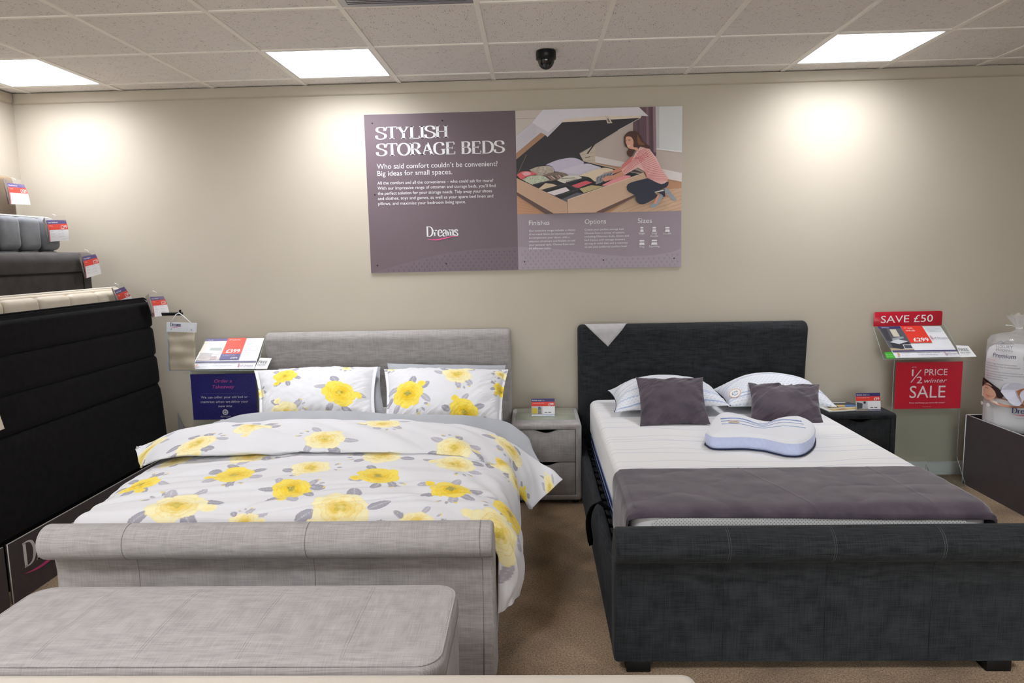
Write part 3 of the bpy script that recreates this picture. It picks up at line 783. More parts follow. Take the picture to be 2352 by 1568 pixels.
def flower(C, ST, c, R=.095, rot=0.0, kind='pale', seed=0, flip=1):
    d = ST-np.array(c); x = (d[..., 0]*math.cos(rot)+d[..., 1]*math.sin(rot))*flip; y = -d[..., 0]*math.sin(rot)+d[..., 1]*math.cos(rot)
    r = np.hypot(x, y)/R
    M = r < 2.1
    if not M.any(): return
    x = x[M]/R; y = y[M]/R; r = r[M]; th = np.arctan2(y, x); col = C[M]
    rg = random.Random(seed*17+3)
    def put(mask, c_, f=1.0):
        f = np.clip(f, 0, 1)*mask; f = f[:, None] if isinstance(f, np.ndarray) else f
        col[:] = col*(1-f)+np.array(c_)*f
    def leaf(ang, dist, L, Wd, tone, twist=0.3):
        a = ang+twist; cx, cy = math.cos(ang)*dist, math.sin(ang)*dist
        u = (x-cx)*math.cos(a)+(y-cy)*math.sin(a); v = -(x-cx)*math.sin(a)+(y-cy)*math.cos(a)
        t = np.clip((u+L*.5)/L, 0, 1); w = Wd*np.sqrt(np.clip(t, 0, 1))*(1-t)**.6*1.55
        m = (np.abs(v) < w) & (np.abs(u) < L*.5)
        sh = 0.45+0.35*np.abs(np.sin(u*26+np.abs(v)*16))*.6+.35*np.abs(v)/(w+1e-6)
        put(m, tone, .60+.35*np.clip(sh, 0, 1)); put(m & (np.abs(v) < .012), (0.80, .80, .83), .5)
    n_leaf = rg.randint(6, 8); l0 = rg.uniform(0, 6.28)
    for k in range(n_leaf):
        if rg.random() < .25: continue
        leaf(l0+k*2*PI/n_leaf+rg.uniform(-.25, .25), rg.uniform(1.08, 1.26), rg.uniform(.62, .88), rg.uniform(.24, .36), G1 if rg.random() < .5 else G2, rg.uniform(-.6, .6))
    a0 = l0+rg.uniform(0, 6.28)                               # sprig of buds
    for k in range(3):
        a = a0+.26*(k-1); leaf(a, 1.36+.1*(k == 1), .30, .09, G2, .5*(k-1))
        bx, by = math.cos(a)*(1.50+.13*(k == 1)), math.sin(a)*(1.50+.13*(k == 1))
        if k != 1: put(np.hypot((x-bx), (y-by)) < .07, lin((236, 212, 104)), .9)
    a1 = a0+rg.uniform(1.6, 2.6)
    strong = kind == 'bright'
    o_ = lin((246, 222, 96)) if strong else lin((246, 236, 186)); m_ = lin((242, 206, 48)) if strong else lin((244, 224, 142)); i_ = lin((228, 186, 30)) if strong else lin((232, 198, 84)); c_ = lin((160, 154, 78)) if strong else lin((206, 184, 78))
    def petals(cx, cy, RR, s_, full=True):
        xx, yy = x-cx, y-cy; rr = np.hypot(xx, yy)/RR; tt = np.arctan2(yy, xx)
        n_ = 6 if full else 4; ph = [rg.uniform(0, 6.28) for _ in range(4)]
        lob = np.abs(np.sin(n_/2*(tt+ph[0]+.22*np.sin(2*tt+ph[1]))))
        b = .80+.17*lob**.55+.06*np.sin(2*tt+ph[2])+.018*np.sin(17*tt+s_)
        q = rr/b; wash = fbm(xx*4+s_, yy*4, s_, 3)
        inside = q < 1
        put(inside, o_, 1.0); put(inside, (0.80, .78, .70), np.clip(wash*.7+.05, 0, .35) if not strong else 0.0)
        put(inside, m_, np.clip((.80-q)*1.1+wash*.7, 0, .9))
        put(inside & (q > .965), m_, .55); put(inside & (lob < .16) & (q > .55), m_, .55)
        if full:
            for j, (rad, k_, w_) in enumerate(((.70, 5, .030), (.52, 4, .035), (.36, 3, .045))):
                bb = rad*(.86+.16*np.abs(np.sin(k_/2*(tt+ph[j]+.3*np.sin(tt+ph[3]))))+.03*np.sin(9*tt+j)); qq = rr/bb
                put((qq < 1) & (qq > 1-w_*2), i_, .42); put(qq < 1-w_, m_ if j else o_, .30-.05*j); put((qq < 1), i_, np.clip(.10+wash*.5+(.10*j), 0, .5))
            put(rr < .30+.05*np.sin(3*tt+s_), i_, np.clip(.55+wash, 0, .8)); put(rr < .19+.04*np.sin(4*tt+s_), c_, np.clip(.75+wash, 0, .95))
            for j in range(9):
                a = rg.uniform(0, 6.28); R0 = rg.uniform(.04, .24); bx, by = R0*math.cos(a), R0*math.sin(a)
                put(np.hypot((xx-bx)*1.0, (yy-by)*2.5) < .020, lin((250, 234, 150)), .7)
    petals(1.10*math.cos(a1), 1.10*math.sin(a1), .26, seed+5, False)
    petals(0, 0, 1.0, seed*1.3)
    C[M] = col
CW = np.array(lin((225, 224, 226)))
def blank(G): return np.ones(G.shape)*CW
def stamps(G, ST, C, lst):
    for k, (u, v, R, kind, rot) in enumerate(lst):
        flower(C, ST, clothpos(G, ST, (u, v)), R, rot, kind, k+int(u))
M_print = cloth_print('floral_printed_cotton')

def pillow(name, label, cat, corners, T, paint=None, mat=None, group=None, Tb=None, rim=0.0, pinch=0.07, res=140, e=2.2, seed=0, wr=0.004, parent=None, asym=0.0):
    """closed puffed cushion on four corner points (BL, BR, TR, TL), pulled in along its edges"""
    BL, BR, TR, TL = (np.array(c, float) for c in corners)
    u = np.linspace(-1, 1, res)[:, None]; v = np.linspace(-1, 1, int(res*.7))[None, :]
    uu = u*np.ones_like(v); vv = v*np.ones_like(u)
    su = uu*(1-pinch*.8*(1-vv**2)*np.abs(uu)**3); sv = vv*(1-pinch*(1-uu**2)*np.abs(vv)**3)
    a = (su+1)/2; b = (sv+1)/2
    base = BL*((1-a)*(1-b))[..., None]+BR*(a*(1-b))[..., None]+TR*(a*b)[..., None]+TL*((1-a)*b)[..., None]
    n = np.cross(BR-BL, TL-BL); n /= np.linalg.norm(n)
    k = 1-rim
    f = np.clip(1-np.abs(uu/k)**e, 0, 1)**.62*np.clip(1-np.abs(vv)**e, 0, 1)**.62
    f = f*(1+asym*vv)
    w = np.linalg.norm(BR-BL); h = np.linalg.norm(TL-BL)
    X, Y_ = uu*w/2, vv*h/2
    edge = np.clip((np.maximum(np.abs(uu), np.abs(vv))-.35)/.6, 0, 1)
    wn = wr*(fbm(X*9+seed, Y_*9, seed)*1.0+fbm((X+Y_)*6, (X-Y_)*24, seed+5)*edge*1.3)*np.clip(f*3, 0.15, 1)
    Fr = base+n*(T*f+wn)[..., None]; Bk = base-n*((Tb if Tb is not None else T)*f)[..., None]
    ST = np.stack([X, Y_], -1)
    C = paint(Fr, ST) if paint else None
    nu, nv = uu.shape
    V = np.concatenate([Fr.reshape(-1, 3), Bk.reshape(-1, 3)])
    i = np.arange(nu-1)[:, None]; j = np.arange(nv-1)[None, :]; q = i*nv+j; N_ = nu*nv
    F1 = np.stack([q, q+nv, q+nv+1, q+1], -1).reshape(-1, 4); F2 = np.stack([q+1, q+nv+1, q+nv, q], -1).reshape(-1, 4)+N_
    ring = [(i_, 0) for i_ in range(nu)]+[(nu-1, j_) for j_ in range(1, nv)]+[(i_, nv-1) for i_ in range(nu-2, -1, -1)]+[(0, j_) for j_ in range(nv-2, 0, -1)]
    ids = np.array([r_[0]*nv+r_[1] for r_ in ring]); nx = np.roll(ids, -1)
    F3 = np.stack([ids, ids+N_, nx+N_, nx], -1)
    F = np.concatenate([F1, F2, F3])
    me = bpy.data.meshes.new(name)
    me.vertices.add(len(V)); me.vertices.foreach_set('co', V.reshape(-1).astype(np.float32))
    me.loops.add(len(F)*4); me.loops.foreach_set('vertex_index', F.reshape(-1).astype(np.int32))
    me.polygons.add(len(F)); me.polygons.foreach_set('loop_start', (np.arange(len(F))*4).astype(np.int32))
    me.polygons.foreach_set('use_smooth', np.ones(len(F), dtype=bool)); me.update(calc_edges=True)
    if C is not None:
        ca = me.color_attributes.new('print', 'FLOAT_COLOR', 'POINT'); c4 = np.ones((2*N_, 4), np.float32)
        c4[:N_, :3] = C.reshape(-1, 3); c4[N_:, :3] = C.reshape(-1, 3); ca.data.foreach_set('color', c4.reshape(-1))
    me.materials.append(mat or M_print)
    o = link(bpy.data.objects.new(name, me), parent)
    if label: tag(o, label, cat, group)
    return o, (Fr, uu, vv)

# ================================================================== PALE GREY SLEIGH BED
M_lg = linen('light_grey_linen', (166, 161, 158), 0.20, 0.5)
M_lg2 = linen('light_grey_linen_seam', (140, 133, 130), 0.2, 0.4)
M_lgs = linen('light_grey_linen_thread', (160, 154, 150), 0.2, 0.3)
M_dk = linen('charcoal_linen', (43, 45, 47), 0.50, 0.6, 0.04)
M_dkseam = plain((84, 86, 88), 0.9, 0.1)
M_blackfoot = plain((14, 13, 13), 0.5)

def seam(name, pts, m, parent, r=.0012): return tube(name, pts, r, m, parent, seg=5)
def roll_profile(cyy, czz, r, body, n=22):
    """scroll top (facing -y) running into the body outline"""
    return body
def grey_bed():
    t = thing('sleigh_bed', 'pale grey upholstered sleigh bed dressed in yellow floral bedding', 'bed', (-.965, -1.15, 0))
    # headboard: leans forward at the top into a soft scroll
    prof = [(-.022, .06), (-.022, .98)]+arc(-.070, .985, .052, 20, 200, 10)[0:11]+[(-.118, .93), (-.104, .80), (-.092, .60), (-.09, .06)]
    hb = extrude('headboard', prof, -1.768, -.152, M_lg, t, r=.028)
    fb_prof = [(-2.128, .012), (-2.128, .48)]+arc(-2.230, .527, .063, 20, 262, 18)+[(-2.206, .448), (-2.200, .40), (-2.204, .28), (-2.222, .14), (-2.248, .012)]
    fb = extrude('footboard', fb_prof, -1.775, -.155, M_lg, t, r=.016, seg=4, angle=60)
    for x in (-1.46, -.81, -.20):
        pts = [(x+.055*0, y-.0006, z+.0006) for y, z in arc(-2.230, .527, .0635, 80, 262, 12)]
        seam('stitched_seam', pts, M_lg2, fb); seam('stitched_seam', [(x, -2.2065, .445), (x, -2.2005, .40), (x, -2.2045, .28), (x, -2.2225, .14), (x, -2.2485, .02)], M_lg2, fb)
    for sx in (-1.745, -.185):
        box('side_rail', sx-.025, sx+.025, -2.13, -.09, .05, .33, M_lg, t, r=.018, seg=3)
    bm = bmesh.new(); bm_box(bm, -1.72, -.21, -2.12, -.10, .26, .30); from_bm('base', bm, plain((60, 56, 54)), t)
    for x in (-1.70, -.23):
        box('foot', x-.04, x+.04, -.16, -.09, 0, .06, M_blackfoot, t); box('foot', x-.04, x+.04, -2.2, -2.13, 0, .03, M_blackfoot, t)
    m = box('mattress', -1.715, -.212, -2.105, -.125, .302, .545, soft('white_quilted_ticking', (222, 219, 214), (214, 211, 206), 40), None, r=.045, seg=4)
    tag(m, 'white mattress under the floral duvet on the pale grey bed', 'mattress')
    x0, x1, y0, y1 = -1.712, -.215, -2.10, -.128
    for z in (.515,):
        pts = [(x0+.03, y0, z), (x1-.03, y0, z), (x1, y0+.03, z), (x1, y1-.03, z), (x1-.03, y1, z), (x0+.03, y1, z), (x0, y1-.03, z), (x0, y0+.03, z)]
        tube('piping', pts, .004, plain((200, 196, 190), 0.8), m, closed=True)
grey_bed()

M_grey_sheet = soft('light_grey_cotton', (176, 178, 182), (168, 170, 175), 5, bump=0.1)
def duvet():
    Y1, Y2, Y3, Y4 = -1.0, -1.45, -2.08, -2.122
    A = [(-1.93, .50), (-1.86, .545), (-1.68, .585), (-1.3, .605), (-.9, .61), (-.45, .60), (-.22, .56), (-.12, .48), (-.10, .37), (-.105, .27)]
    B = [(-1.91, .47), (-1.875, .53), (-1.68, .59), (-1.3, .615), (-.9, .62), (-.45, .605), (-.2, .55), (-.105, .46), (-.088, .34), (-.09, .22)]
    Bm = [(-1.86, .46), (-1.82, .535), (-1.67, .585), (-1.3, .61), (-.9, .613), (-.45, .60), (-.2, .553), (-.105, .47), (-.078, .35), (-.085, .20)]
    C_ = [(-1.765, .49), (-1.752, .545), (-1.66, .562), (-1.3, .572), (-.9, .574), (-.45, .57), (-.20, .55), (-.095, .48), (-.066, .36), (-.085, .22)]
    D = [(-1.755, .46), (-1.745, .50), (-1.66, .505), (-1.3, .505), (-.9, .505), (-.45, .505), (-.22, .50), (-.125, .44), (-.085, .33), (-.142, .195)]
    D = [(-1.755, .46), (-1.745, .50), (-1.66, .505), (-1.3, .505), (-.9, .505), (-.45, .505), (-.22, .50), (-.115, .455), (-.082, .34), (-.118, .20)]
    E_ = [(-1.755, .45), (-1.745, .48), (-1.66, .485), (-1.3, .485), (-.9, .485), (-.45, .485), (-.22, .48), (-.150, .43), (-.148, .33), (-.152, .19)]
    rows = [[(x, Y1, z) for x, z in A], [(x, Y2, z) for x, z in B], [(x, -1.78, z) for x, z in Bm], [(x, Y3, z) for x, z in C_], [(x, Y4-.012*(x > -.2), z) for x, z in D], [(x, Y4-.002-.022*(x > -.2), z) for x, z in E_]]
    G = loft(rows, 640, 330)
    ST = cloth_st(G); N = normals(G)
    x, y = ST[..., 0], ST[..., 1]
    tv = np.linspace(0, 1, 330)[None, :]*np.ones((640, 1)); uu = np.linspace(-1, 1, 640)[:, None]*np.ones((1, 330))
    w = .018*fbm(x*2.6, y*4.2, 2)+.011*vnoise(x*1.6+y*.6, y*15+x*1.5, 5)+.009*vnoise(x*2.3, y*30+x*4, 9)*np.clip(tv*2-.8, .1, 1)-.010*np.exp(-(vnoise(x*1.1+3, y*9+x*2.2, 77)/.05)**2)*np.clip(tv*3, 0, 1)
    diag = .015*vnoise((x*.8+y)*3, (x-y*.9)*11, 11)*np.clip(uu*1.6, 0, 1)+.006*vnoise((x-y)*3, (x+y)*12, 15)*np.clip(-uu*1.6, 0, 1)
    drop = np.clip((uu-.62)/.3, 0, 1)
    w = w+diag+drop*(.016*vnoise(x*3, y*7, 21)+.010*vnoise(x*1.5, y*16, 23))
    w = w*np.clip((1-tv)/.08, .25, 1)
    G = G+N*(np.where(N[..., 2:] .mean() > 0, 1, -1)*w)[..., None]
    # scalloped hem where it hangs beside the footboard
    hem = np.clip((uu-.90)/.1, 0, 1); G[..., 2] += hem*(.022*vnoise(y*7, y*0, 31))
    ST = cloth_st(G); C = blank(G)
    L = [(405, 1057, .088, 'pale', .3), (575, 1046, .10, 'pale', 2.9), (715, 1074, .085, 'pale', 1.2), (877, 1048, .10, 'pale', 2.9), (1045, 1066, .092, 'pale', .4), (1152, 1060, .08, 'pale', 1.9),
         (322, 1113, .092, 'bright', 2.0), (537, 1091, .096, 'bright', .2), (670, 1122, .088, 'bright', .5), (868, 1092, .092, 'bright', 2.6), (1036, 1122, .092, 'bright', 3.3),
         (405, 1158, .120, 'pale', 1.0), (782, 1165, .125, 'pale', 2.3), (1172, 1180, .085, 'bright', 1.4), (1148, 1222, .120, 'pale', 5.5), (210, 1185, .07, 'pale', 4.5), (560, 1204, .06, 'pale', .9), (955, 1206, .07, 'pale', .9), (1186, 1110, .06, 'pale', 2.2)]
    stamps(G, ST, C, L)
    t = thing('duvet', 'white duvet printed with large yellow roses, folded back over the pale grey bed', 'duvet', (-.965, -1.5, .6))
    grid_obj('cover', G[:, ::-1], M_print, t, C[:, ::-1], thick=.006)
    # turned-back end: lip over the duvet, ridge towards the pillows
    rp = [(312, 1030, -1.2), (345, 1016, -1.1), (420, 985, -1.02), (560, 968, -.98), (850, 963, -.98), (1041, 973, -.98), (1151, 1004, -1.0), (1222, 1050, -1.04), (1291, 1102, -1.12)]
    lp = [(322, 1072, -1.36), (362, 1053, -1.44), (440, 1040, -1.47), (600, 1034, -1.47), (850, 1034, -1.47), (1001, 1038, -1.47), (1067, 1045, -1.47), (1145, 1066, -1.44), (1176, 1100, -1.40), (1221, 1166, -1.33)]
    ridge = [atY(*p) for p in rp]; lip = [atY(*p) for p in lp]
    R0, _ = smoothline(ridge, 40); L0, _ = smoothline(lip, 40)
    e = np.linspace(-1, 1, 40); mid_lift = .022*(1-np.abs(e)**4)
    m1 = R0*.70+L0*.30+np.array([0, 0, 1])*mid_lift[:, None]; m2 = R0*.30+L0*.70+np.array([0, 0, 1])*(mid_lift*1.25)[:, None]
    inn = (1-np.abs(e)**6)[:, None]
    under = L0+np.array([0, .012, -.020])*inn; under2 = L0+np.array([0, .07, -.030])*inn
    ridge_in = R0+np.array([0, .02, -.018])*inn
    rows = [ridge_in, R0, m1, m2, L0+np.array([0, 0, .004]), under, under2]
    rows = [[tuple(q) for q in r] for r in rows]
    G = loft(rows, 700, 190); ST = cloth_st(G); N = normals(G); sg = 1 if N[350, 90, 2] > 0 else -1
    x, y = ST[..., 0], ST[..., 1]; uu = np.linspace(-1, 1, 700)[:, None]*np.ones((1, 190))
    w = .012*fbm(x*3, y*5, 41)+.020*vnoise((x+y*1.4)*2.2, (x-y)*9, 43)+.005*vnoise(x*9, y*4, 47)+.02*np.clip(uu-.78, 0, 1)*np.sin(x*46+y*10)
    G = G+N*(sg*w)[..., None]; ST = cloth_st(G); C = blank(G)
    stamps(G, ST, C, [(452, 1018, .095, 'pale', .4), (580, 977, .095, 'pale', 3.0), (746, 1006, .098, 'pale', .3), (880, 972, .10, 'pale', 2.9), (1043, 1028, .098, 'pale', .5), (1172, 1030, .098, 'pale', 3.4), (335, 1038, .09, 'pale', 2.0), (1262, 1118, .04, 'pale', 1.0), (1186, 1146, .05, 'bright', 1.0), (350, 1000, .03, 'pale', 0)])
    o = grid_obj('turned_back_end', G[:, ::-1] if sg < 0 else G, M_print, t, C[:, ::-1] if sg < 0 else C, thick=.004)
    gp = [(505, 966, -.92), (585, 947, -.86), (780, 944, -.86), (935, 950, -.86), (1067, 952, -.86), (1151, 965, -.86), (1189, 986, -.90), (1217, 1013, -.94), (1222, 1044, -1.0)]
    crest = [atY(*p) for p in gp]; K, _ = smoothline(crest, 40)
    e2 = (1-np.abs(e)**5)[:, None]
    R1, _ = smoothline([ridge[2]*.6+ridge[3]*.4]+ridge[3:7]+[ridge[7]*.95+ridge[6]*.05, ridge[7]*.6+ridge[8]*.4], 40)
    rows = [R1+np.array([0, -.05, -.018]), R1+np.array([0, .0, -.010]), K*.5+R1*.5+np.array([0, 0, .004]), K, K+np.array([0, .05, -.03])*e2, K+np.array([0, .09, -.09])*e2]
    G = loft([[tuple(q) for q in r] for r in rows], 360, 90); ST = cloth_st(G); N = normals(G); sg = 1 if N[180, 40, 2] > 0 else -1
    x, y = ST[..., 0], ST[..., 1]; uu = np.linspace(-1, 1, 360)[:, None]*np.ones((1, 90))
    G = G+N*(sg*(.006*fbm(x*4, y*5, 51)+.010*np.clip(uu-.3, 0, 1)*vnoise(x*16+y*9, y*3, 53)))[..., None]
    grid_obj('grey_reverse', G, M_grey_sheet, t, thick=.004)['label'] = 'plain light grey underside of the duvet'
duvet()

def fl_paint(lst):
    def f(G, ST):
        C = blank(G); stamps(G, ST, C, lst); return C
    return f
pc = lambda *a: [atY(u, v, y) for u, v, y in a]
pillow('pillow', 'floral pillow on the pale grey bed, the one nearest the blue takeaway sign', 'pillow',
       pc((594, 972, -.70), (864, 970, -.70), (868, 842, -.34), (583, 850, -.34)), .105, fl_paint([(655, 862, .072, 'bright', 2.5), (779, 901, .096, 'bright', .4), (655, 950, .085, 'pale', 1.5), (590, 905, .04, 'pale', 0), (795, 845, .03, 'pale', 1)]), group='yellow rose pillows', Tb=.05, rim=.06, pinch=.06, res=230, seed=3, wr=.012)
pillow('pillow', 'floral pillow on the pale grey bed, the one beside the bedside chest', 'pillow',
       pc((884, 976, -.70), (1152, 980, -.70), (1168, 848, -.34), (882, 848, -.34)), .11, fl_paint([(936, 903, .096, 'bright', 5.2), (1050, 858, .085, 'pale', 3.0), (1066, 946, .085, 'bright', 4.4), (1152, 900, .05, 'bright', 1.5), (1150, 860, .035, 'pale', 1), (900, 848, .03, 'pale', 1)]), group='yellow rose pillows', Tb=.05, rim=.05, pinch=.05, res=230, seed=9, wr=.012)
pillow('pillow', 'plain grey pillow hidden behind the floral pillow nearest the blue sign', 'pillow',
       pc((640, 960, -.56), (884, 950, -.56), (874, 842, -.24), (640, 846, -.24)), .075, mat=M_grey_sheet, group='grey pillows', Tb=.03, pinch=.05, res=90, seed=5)
pillow('pillow', 'plain grey pillow showing above the floral pillow beside the bedside chest', 'pillow',
       pc((895, 960, -.56), (1152, 965, -.56), (1162, 838, -.22), (889, 834, -.22)), .07, mat=M_grey_sheet, group='grey pillows', Tb=.03, pinch=.05, res=90, seed=6)

# ================================================================== BENCH
def bench():
    t = thing('ottoman_bench', 'pale grey linen ottoman bench at the foot of the floral bed', 'bench', (-.95, -2.68, 0))
    x0, x1, y0, y1 = -1.65, -.252, -2.905, -2.448
    box('body', x0+.012, x1-.008, y0+.012, y1-.010, .035, .407, M_lg, t, r=.03, seg=3)
    # lid: rounded in plan, softly crowned
    out = []
    rc = .075
    for cx, cy, a in ((x1-rc, y1-rc, 0), (x0+rc, y1-rc, 90), (x0+rc, y0+rc, 180), (x1-rc, y0+rc, 270)):
        out += [(cx+rc*math.cos(math.radians(a+k*10)), cy+rc*math.sin(math.radians(a+k*10))) for k in range(10)]
    O = np.array(out); V = []; F = []; n = len(O)
    levels = [(.0, .404), (.0, .444)]+[(.030*(1-math.cos(a)), .444+.026*math.sin(a)) for a in [PI/2*k/5 for k in range(1, 6)]]
    for d, z in levels:
        q = inset(O, d); V += [(p[0], p[1], z) for p in q]
    for s_ in (.8, .6, .4, .2, .05):
        q = inset(O, .03); c = q.mean(0); V += [(c[0]+(p[0]-c[0])*(1-(1-s_)*(1-.0)), c[1]+(p[1]-c[1])*s_, .470+.012*(1-s_**2)) for p in q]
    L = len(V)//n
    for i in range(L-1):
        for k in range(n): F.append([i*n+k, i*n+(k+1) % n, (i+1)*n+(k+1) % n, (i+1)*n+k])
    F.append([k for k in range(n)][::-1]); F.append([(L-1)*n+k for k in range(n)])
    lid = obj('lid', V, F, M_lg, t)
    cen = inset(O, .03).mean(0); hw, hh = (x1-x0)/2-.03, (y1-y0)/2-.03
    def top_z(x, y):
        s_ = max(abs(x-cen[0])/hw, abs(y-cen[1])/hh); return .470+.012*(1-min(s_, 1)**2) - (.004 if s_ > .99 else 0)
    q = inset(O, .010); tube('welt', [(p[0], p[1], .464) for p in q], .0032, M_lg, lid, seg=6, closed=True)
    for x in (-1.37, -1.09, -.81, -.53):
        for dx in (0, .008):
            seam('stitched_seam', [(x+dx, y, top_z(x, y)-.0003) for y in np.linspace(y1-.02, y0+.02, 26)], M_lgs, lid, .0009)
    for x in (x0+.06, x1-.06):
        for y in (y0+.06, y1-.06): box('foot', x-.02, x+.02, y-.02, y+.02, 0, .04, M_blackfoot, t)
bench()
# cream footboard of the next display bed, right under the camera
def fg():
    t = thing('bed_footboard', 'blurred cream upholstered edge of the next bed along the bottom of the view', 'bed', (-.6, -3.25, 0))
    M = soft('cream_leather', (196, 186, 172), (190, 180, 166), 8, rough=.55, bump=.05, spec=.4)
    box('padded_panel', -1.72, .345, -3.27, -3.128, .05, .606, M, t, r=.035, seg=4)
    for x in (-1.6, .22): box('foot', x-.04, x+.04, -3.25, -3.18, 0, .06, M_blackfoot, t)
fg()

# ================================================================== CHARCOAL SLEIGH BED
M_knit = mattress_mat(); M_blueband = soft('pale_blue_mesh', (126, 148, 196), (118, 140, 190), 60, bump=.4)
M_navy = plain((30, 38, 70), 0.7); M_velvet = soft('mauve_grey_velvet', (88, 78, 86), (70, 61, 70), 11, rough=.75, sheen=.6, bump=.3, bscale=500, det=5, sheenrough=.35)
def dark_bed():
    t = thing('sleigh_bed', 'charcoal upholstered sleigh bed with a bare white mattress', 'bed', (1.0, -1.15, 0))
    prof = [(-.022, .06), (-.022, .99)]+arc(-.074, 1.000, .054, 10, 195, 10)+[(-.124, .95), (-.108, .80), (-.096, .60), (-.094, .06)]
    extrude('headboard', prof, .283, 1.752, M_dk, t, r=.028)
    fp = [(-2.115, .045), (-2.115, .45)]+arc(-2.207, .489, .063, 25, 250, 18)+[(-2.216, .424), (-2.210, .33), (-2.209, .045)]
    fb = extrude('footboard', fp, .272, 1.736, M_dk, t, r=.014, seg=4, angle=60)
    for x in (.66, 1.02, 1.39):
        for dx in (0, .007):
            seam('stitched_seam', [(x+dx, y-.0005, z+.0005) for y, z in arc(-2.207, .489, .0633, 85, 250, 12)], M_dkseam, fb, .0009)
        seam('stitched_seam', [(x, -2.2165, .42), (x, -2.2105, .32), (x, -2.2095, .05)], M_dk, fb, .0018)
    seam('stitched_seam', [(.285, -2.2235, .429), (1.722, -2.2235, .429)], M_dk, fb, .0035)
    for x in (.302, 1.70):
        extrude('side_rail', [(x-.026, .035), (x+.026, .035)]+arc(x, .276, .026, 0, 180, 8), -2.12, -.09, M_dk, t, r=.003, axis='y', seg=1)
    for x in (.36, 1.645):
        b_ = box('foot', x-.044, x+.044, -2.205, -2.13, 0, .047, M_blackfoot, t, r=.004); box('foot', x-.044, x+.044, -.17, -.10, 0, .06, M_blackfoot, t, r=.004)
    box('slat_rail', .330, .352, -2.11, -.12, .21, .252, plain((18, 18, 20), .5), t, r=.002); box('slat_rail', 1.650, 1.672, -2.11, -.12, .21, .252, plain((18, 18, 20), .5), t, r=.002)
    wood = plain((206, 184, 140), .5)
    for k in range(17):
        y = -.22-k*.112
        s = grid_obj('slat', np.array([[(.366+1.27*i/12, yy, .262+.030*math.sin(PI*i/12)**.7) for yy in (y-.026, y+.026)] for i in range(13)]), wood, t, thick=.008)
        for x0, x1 in ((.330, .375), (1.627, 1.672)): box('slat_holder', x0, x1, y-.032, y+.032, .248, .276, plain((14, 14, 16), .45), s, r=.004)
    # lifting strap over the near rail
    W_ = .035; pts = [(.42, -1.36, .285), (.36, -1.38, .30), (.320, -1.40, .330), (.292, -1.41, .352), (.262, -1.42, .335), (.244, -1.42, .29), (.240, -1.42, .24), (.246, -1.425, .19), (.252, -1.425, .145)]
    q, _ = smoothline(pts, 40); V = []
    for i, p in enumerate(q):
        w = W_*(1 if i < 38 else .7); V += [(p[0]-w*.36, p[1]-w*.34, p[2]), (p[0]+w*.36, p[1]+w*.34, p[2])] if i > 17 else [(p[0]-w*.02*i, p[1]-w*.45, p[2]), (p[0]+w*.02*i, p[1]+w*.45, p[2])]
    st = obj('lifting_strap', V, [[2*i, 2*i+1, 2*i+3, 2*i+2] for i in range(39)], plain((12, 12, 13), .8, .1), t)
    md = st.modifiers.new('thickness', 'SOLIDIFY'); md.thickness = .003
    # mattress
    m = thing('mattress', 'white mattress with thin wavy blue lines on the charcoal bed', 'mattress', (1.0, -1.1, .316))
    def rr(name, x0, x1, y0, y1, z0, z1, mat, r, rc=.07):
        out = []
        for cx, cy, a in ((x1-rc, y1-rc, 0), (x0+rc, y1-rc, 90), (x0+rc, y0+rc, 180), (x1-rc, y0+rc, 270)):
            out += [(cx+rc*math.cos(math.radians(a+k*10)), cy+rc*math.sin(math.radians(a+k*10))) for k in range(10)]
        return extrude(name, out, z0, z1, mat, m, r=r, axis='z', seg=6, angle=70)
    X0, X1, Y0, Y1 = .350, 1.668, -2.085, -.135
    rr('topper', X0, X1, Y0, Y1, .350, .572, M_knit, .035)
    rr('side_border', X0+.004, X1-.004, Y0+.004, Y1-.004, .298, .356, M_blueband, .012)
    for z in (.352, .302):
        pts = []
        for cx, cy, a in ((X1-.07, Y1-.07, 0), (X0+.07, Y1-.07, 90), (X0+.07, Y0+.07, 180), (X1-.07, Y0+.07, 270)):
            pts += [(cx+.071*math.cos(math.radians(a+k*15)), cy+.071*math.sin(math.radians(a+k*15)), z) for k in range(7)]
        tube('piping', pts, .0035, M_navy, m, seg=6, closed=True)
    e = plate('end_panel', [(X0+.08, Y0-.008, .385), (X1-.10, Y0-.008, .385), (X1-.10, Y0-.008, .525), (X1-.30, Y0-.008, .530), (X0+.14, Y0-.008, .541), (X0+.10, Y0-.008, .537), (X0+.08, Y0-.008, .525)], (0, -1, 0), .002, dotted_mat(), m)
    e['label'] = 'dotted mesh end of the mattress'
dark_bed()

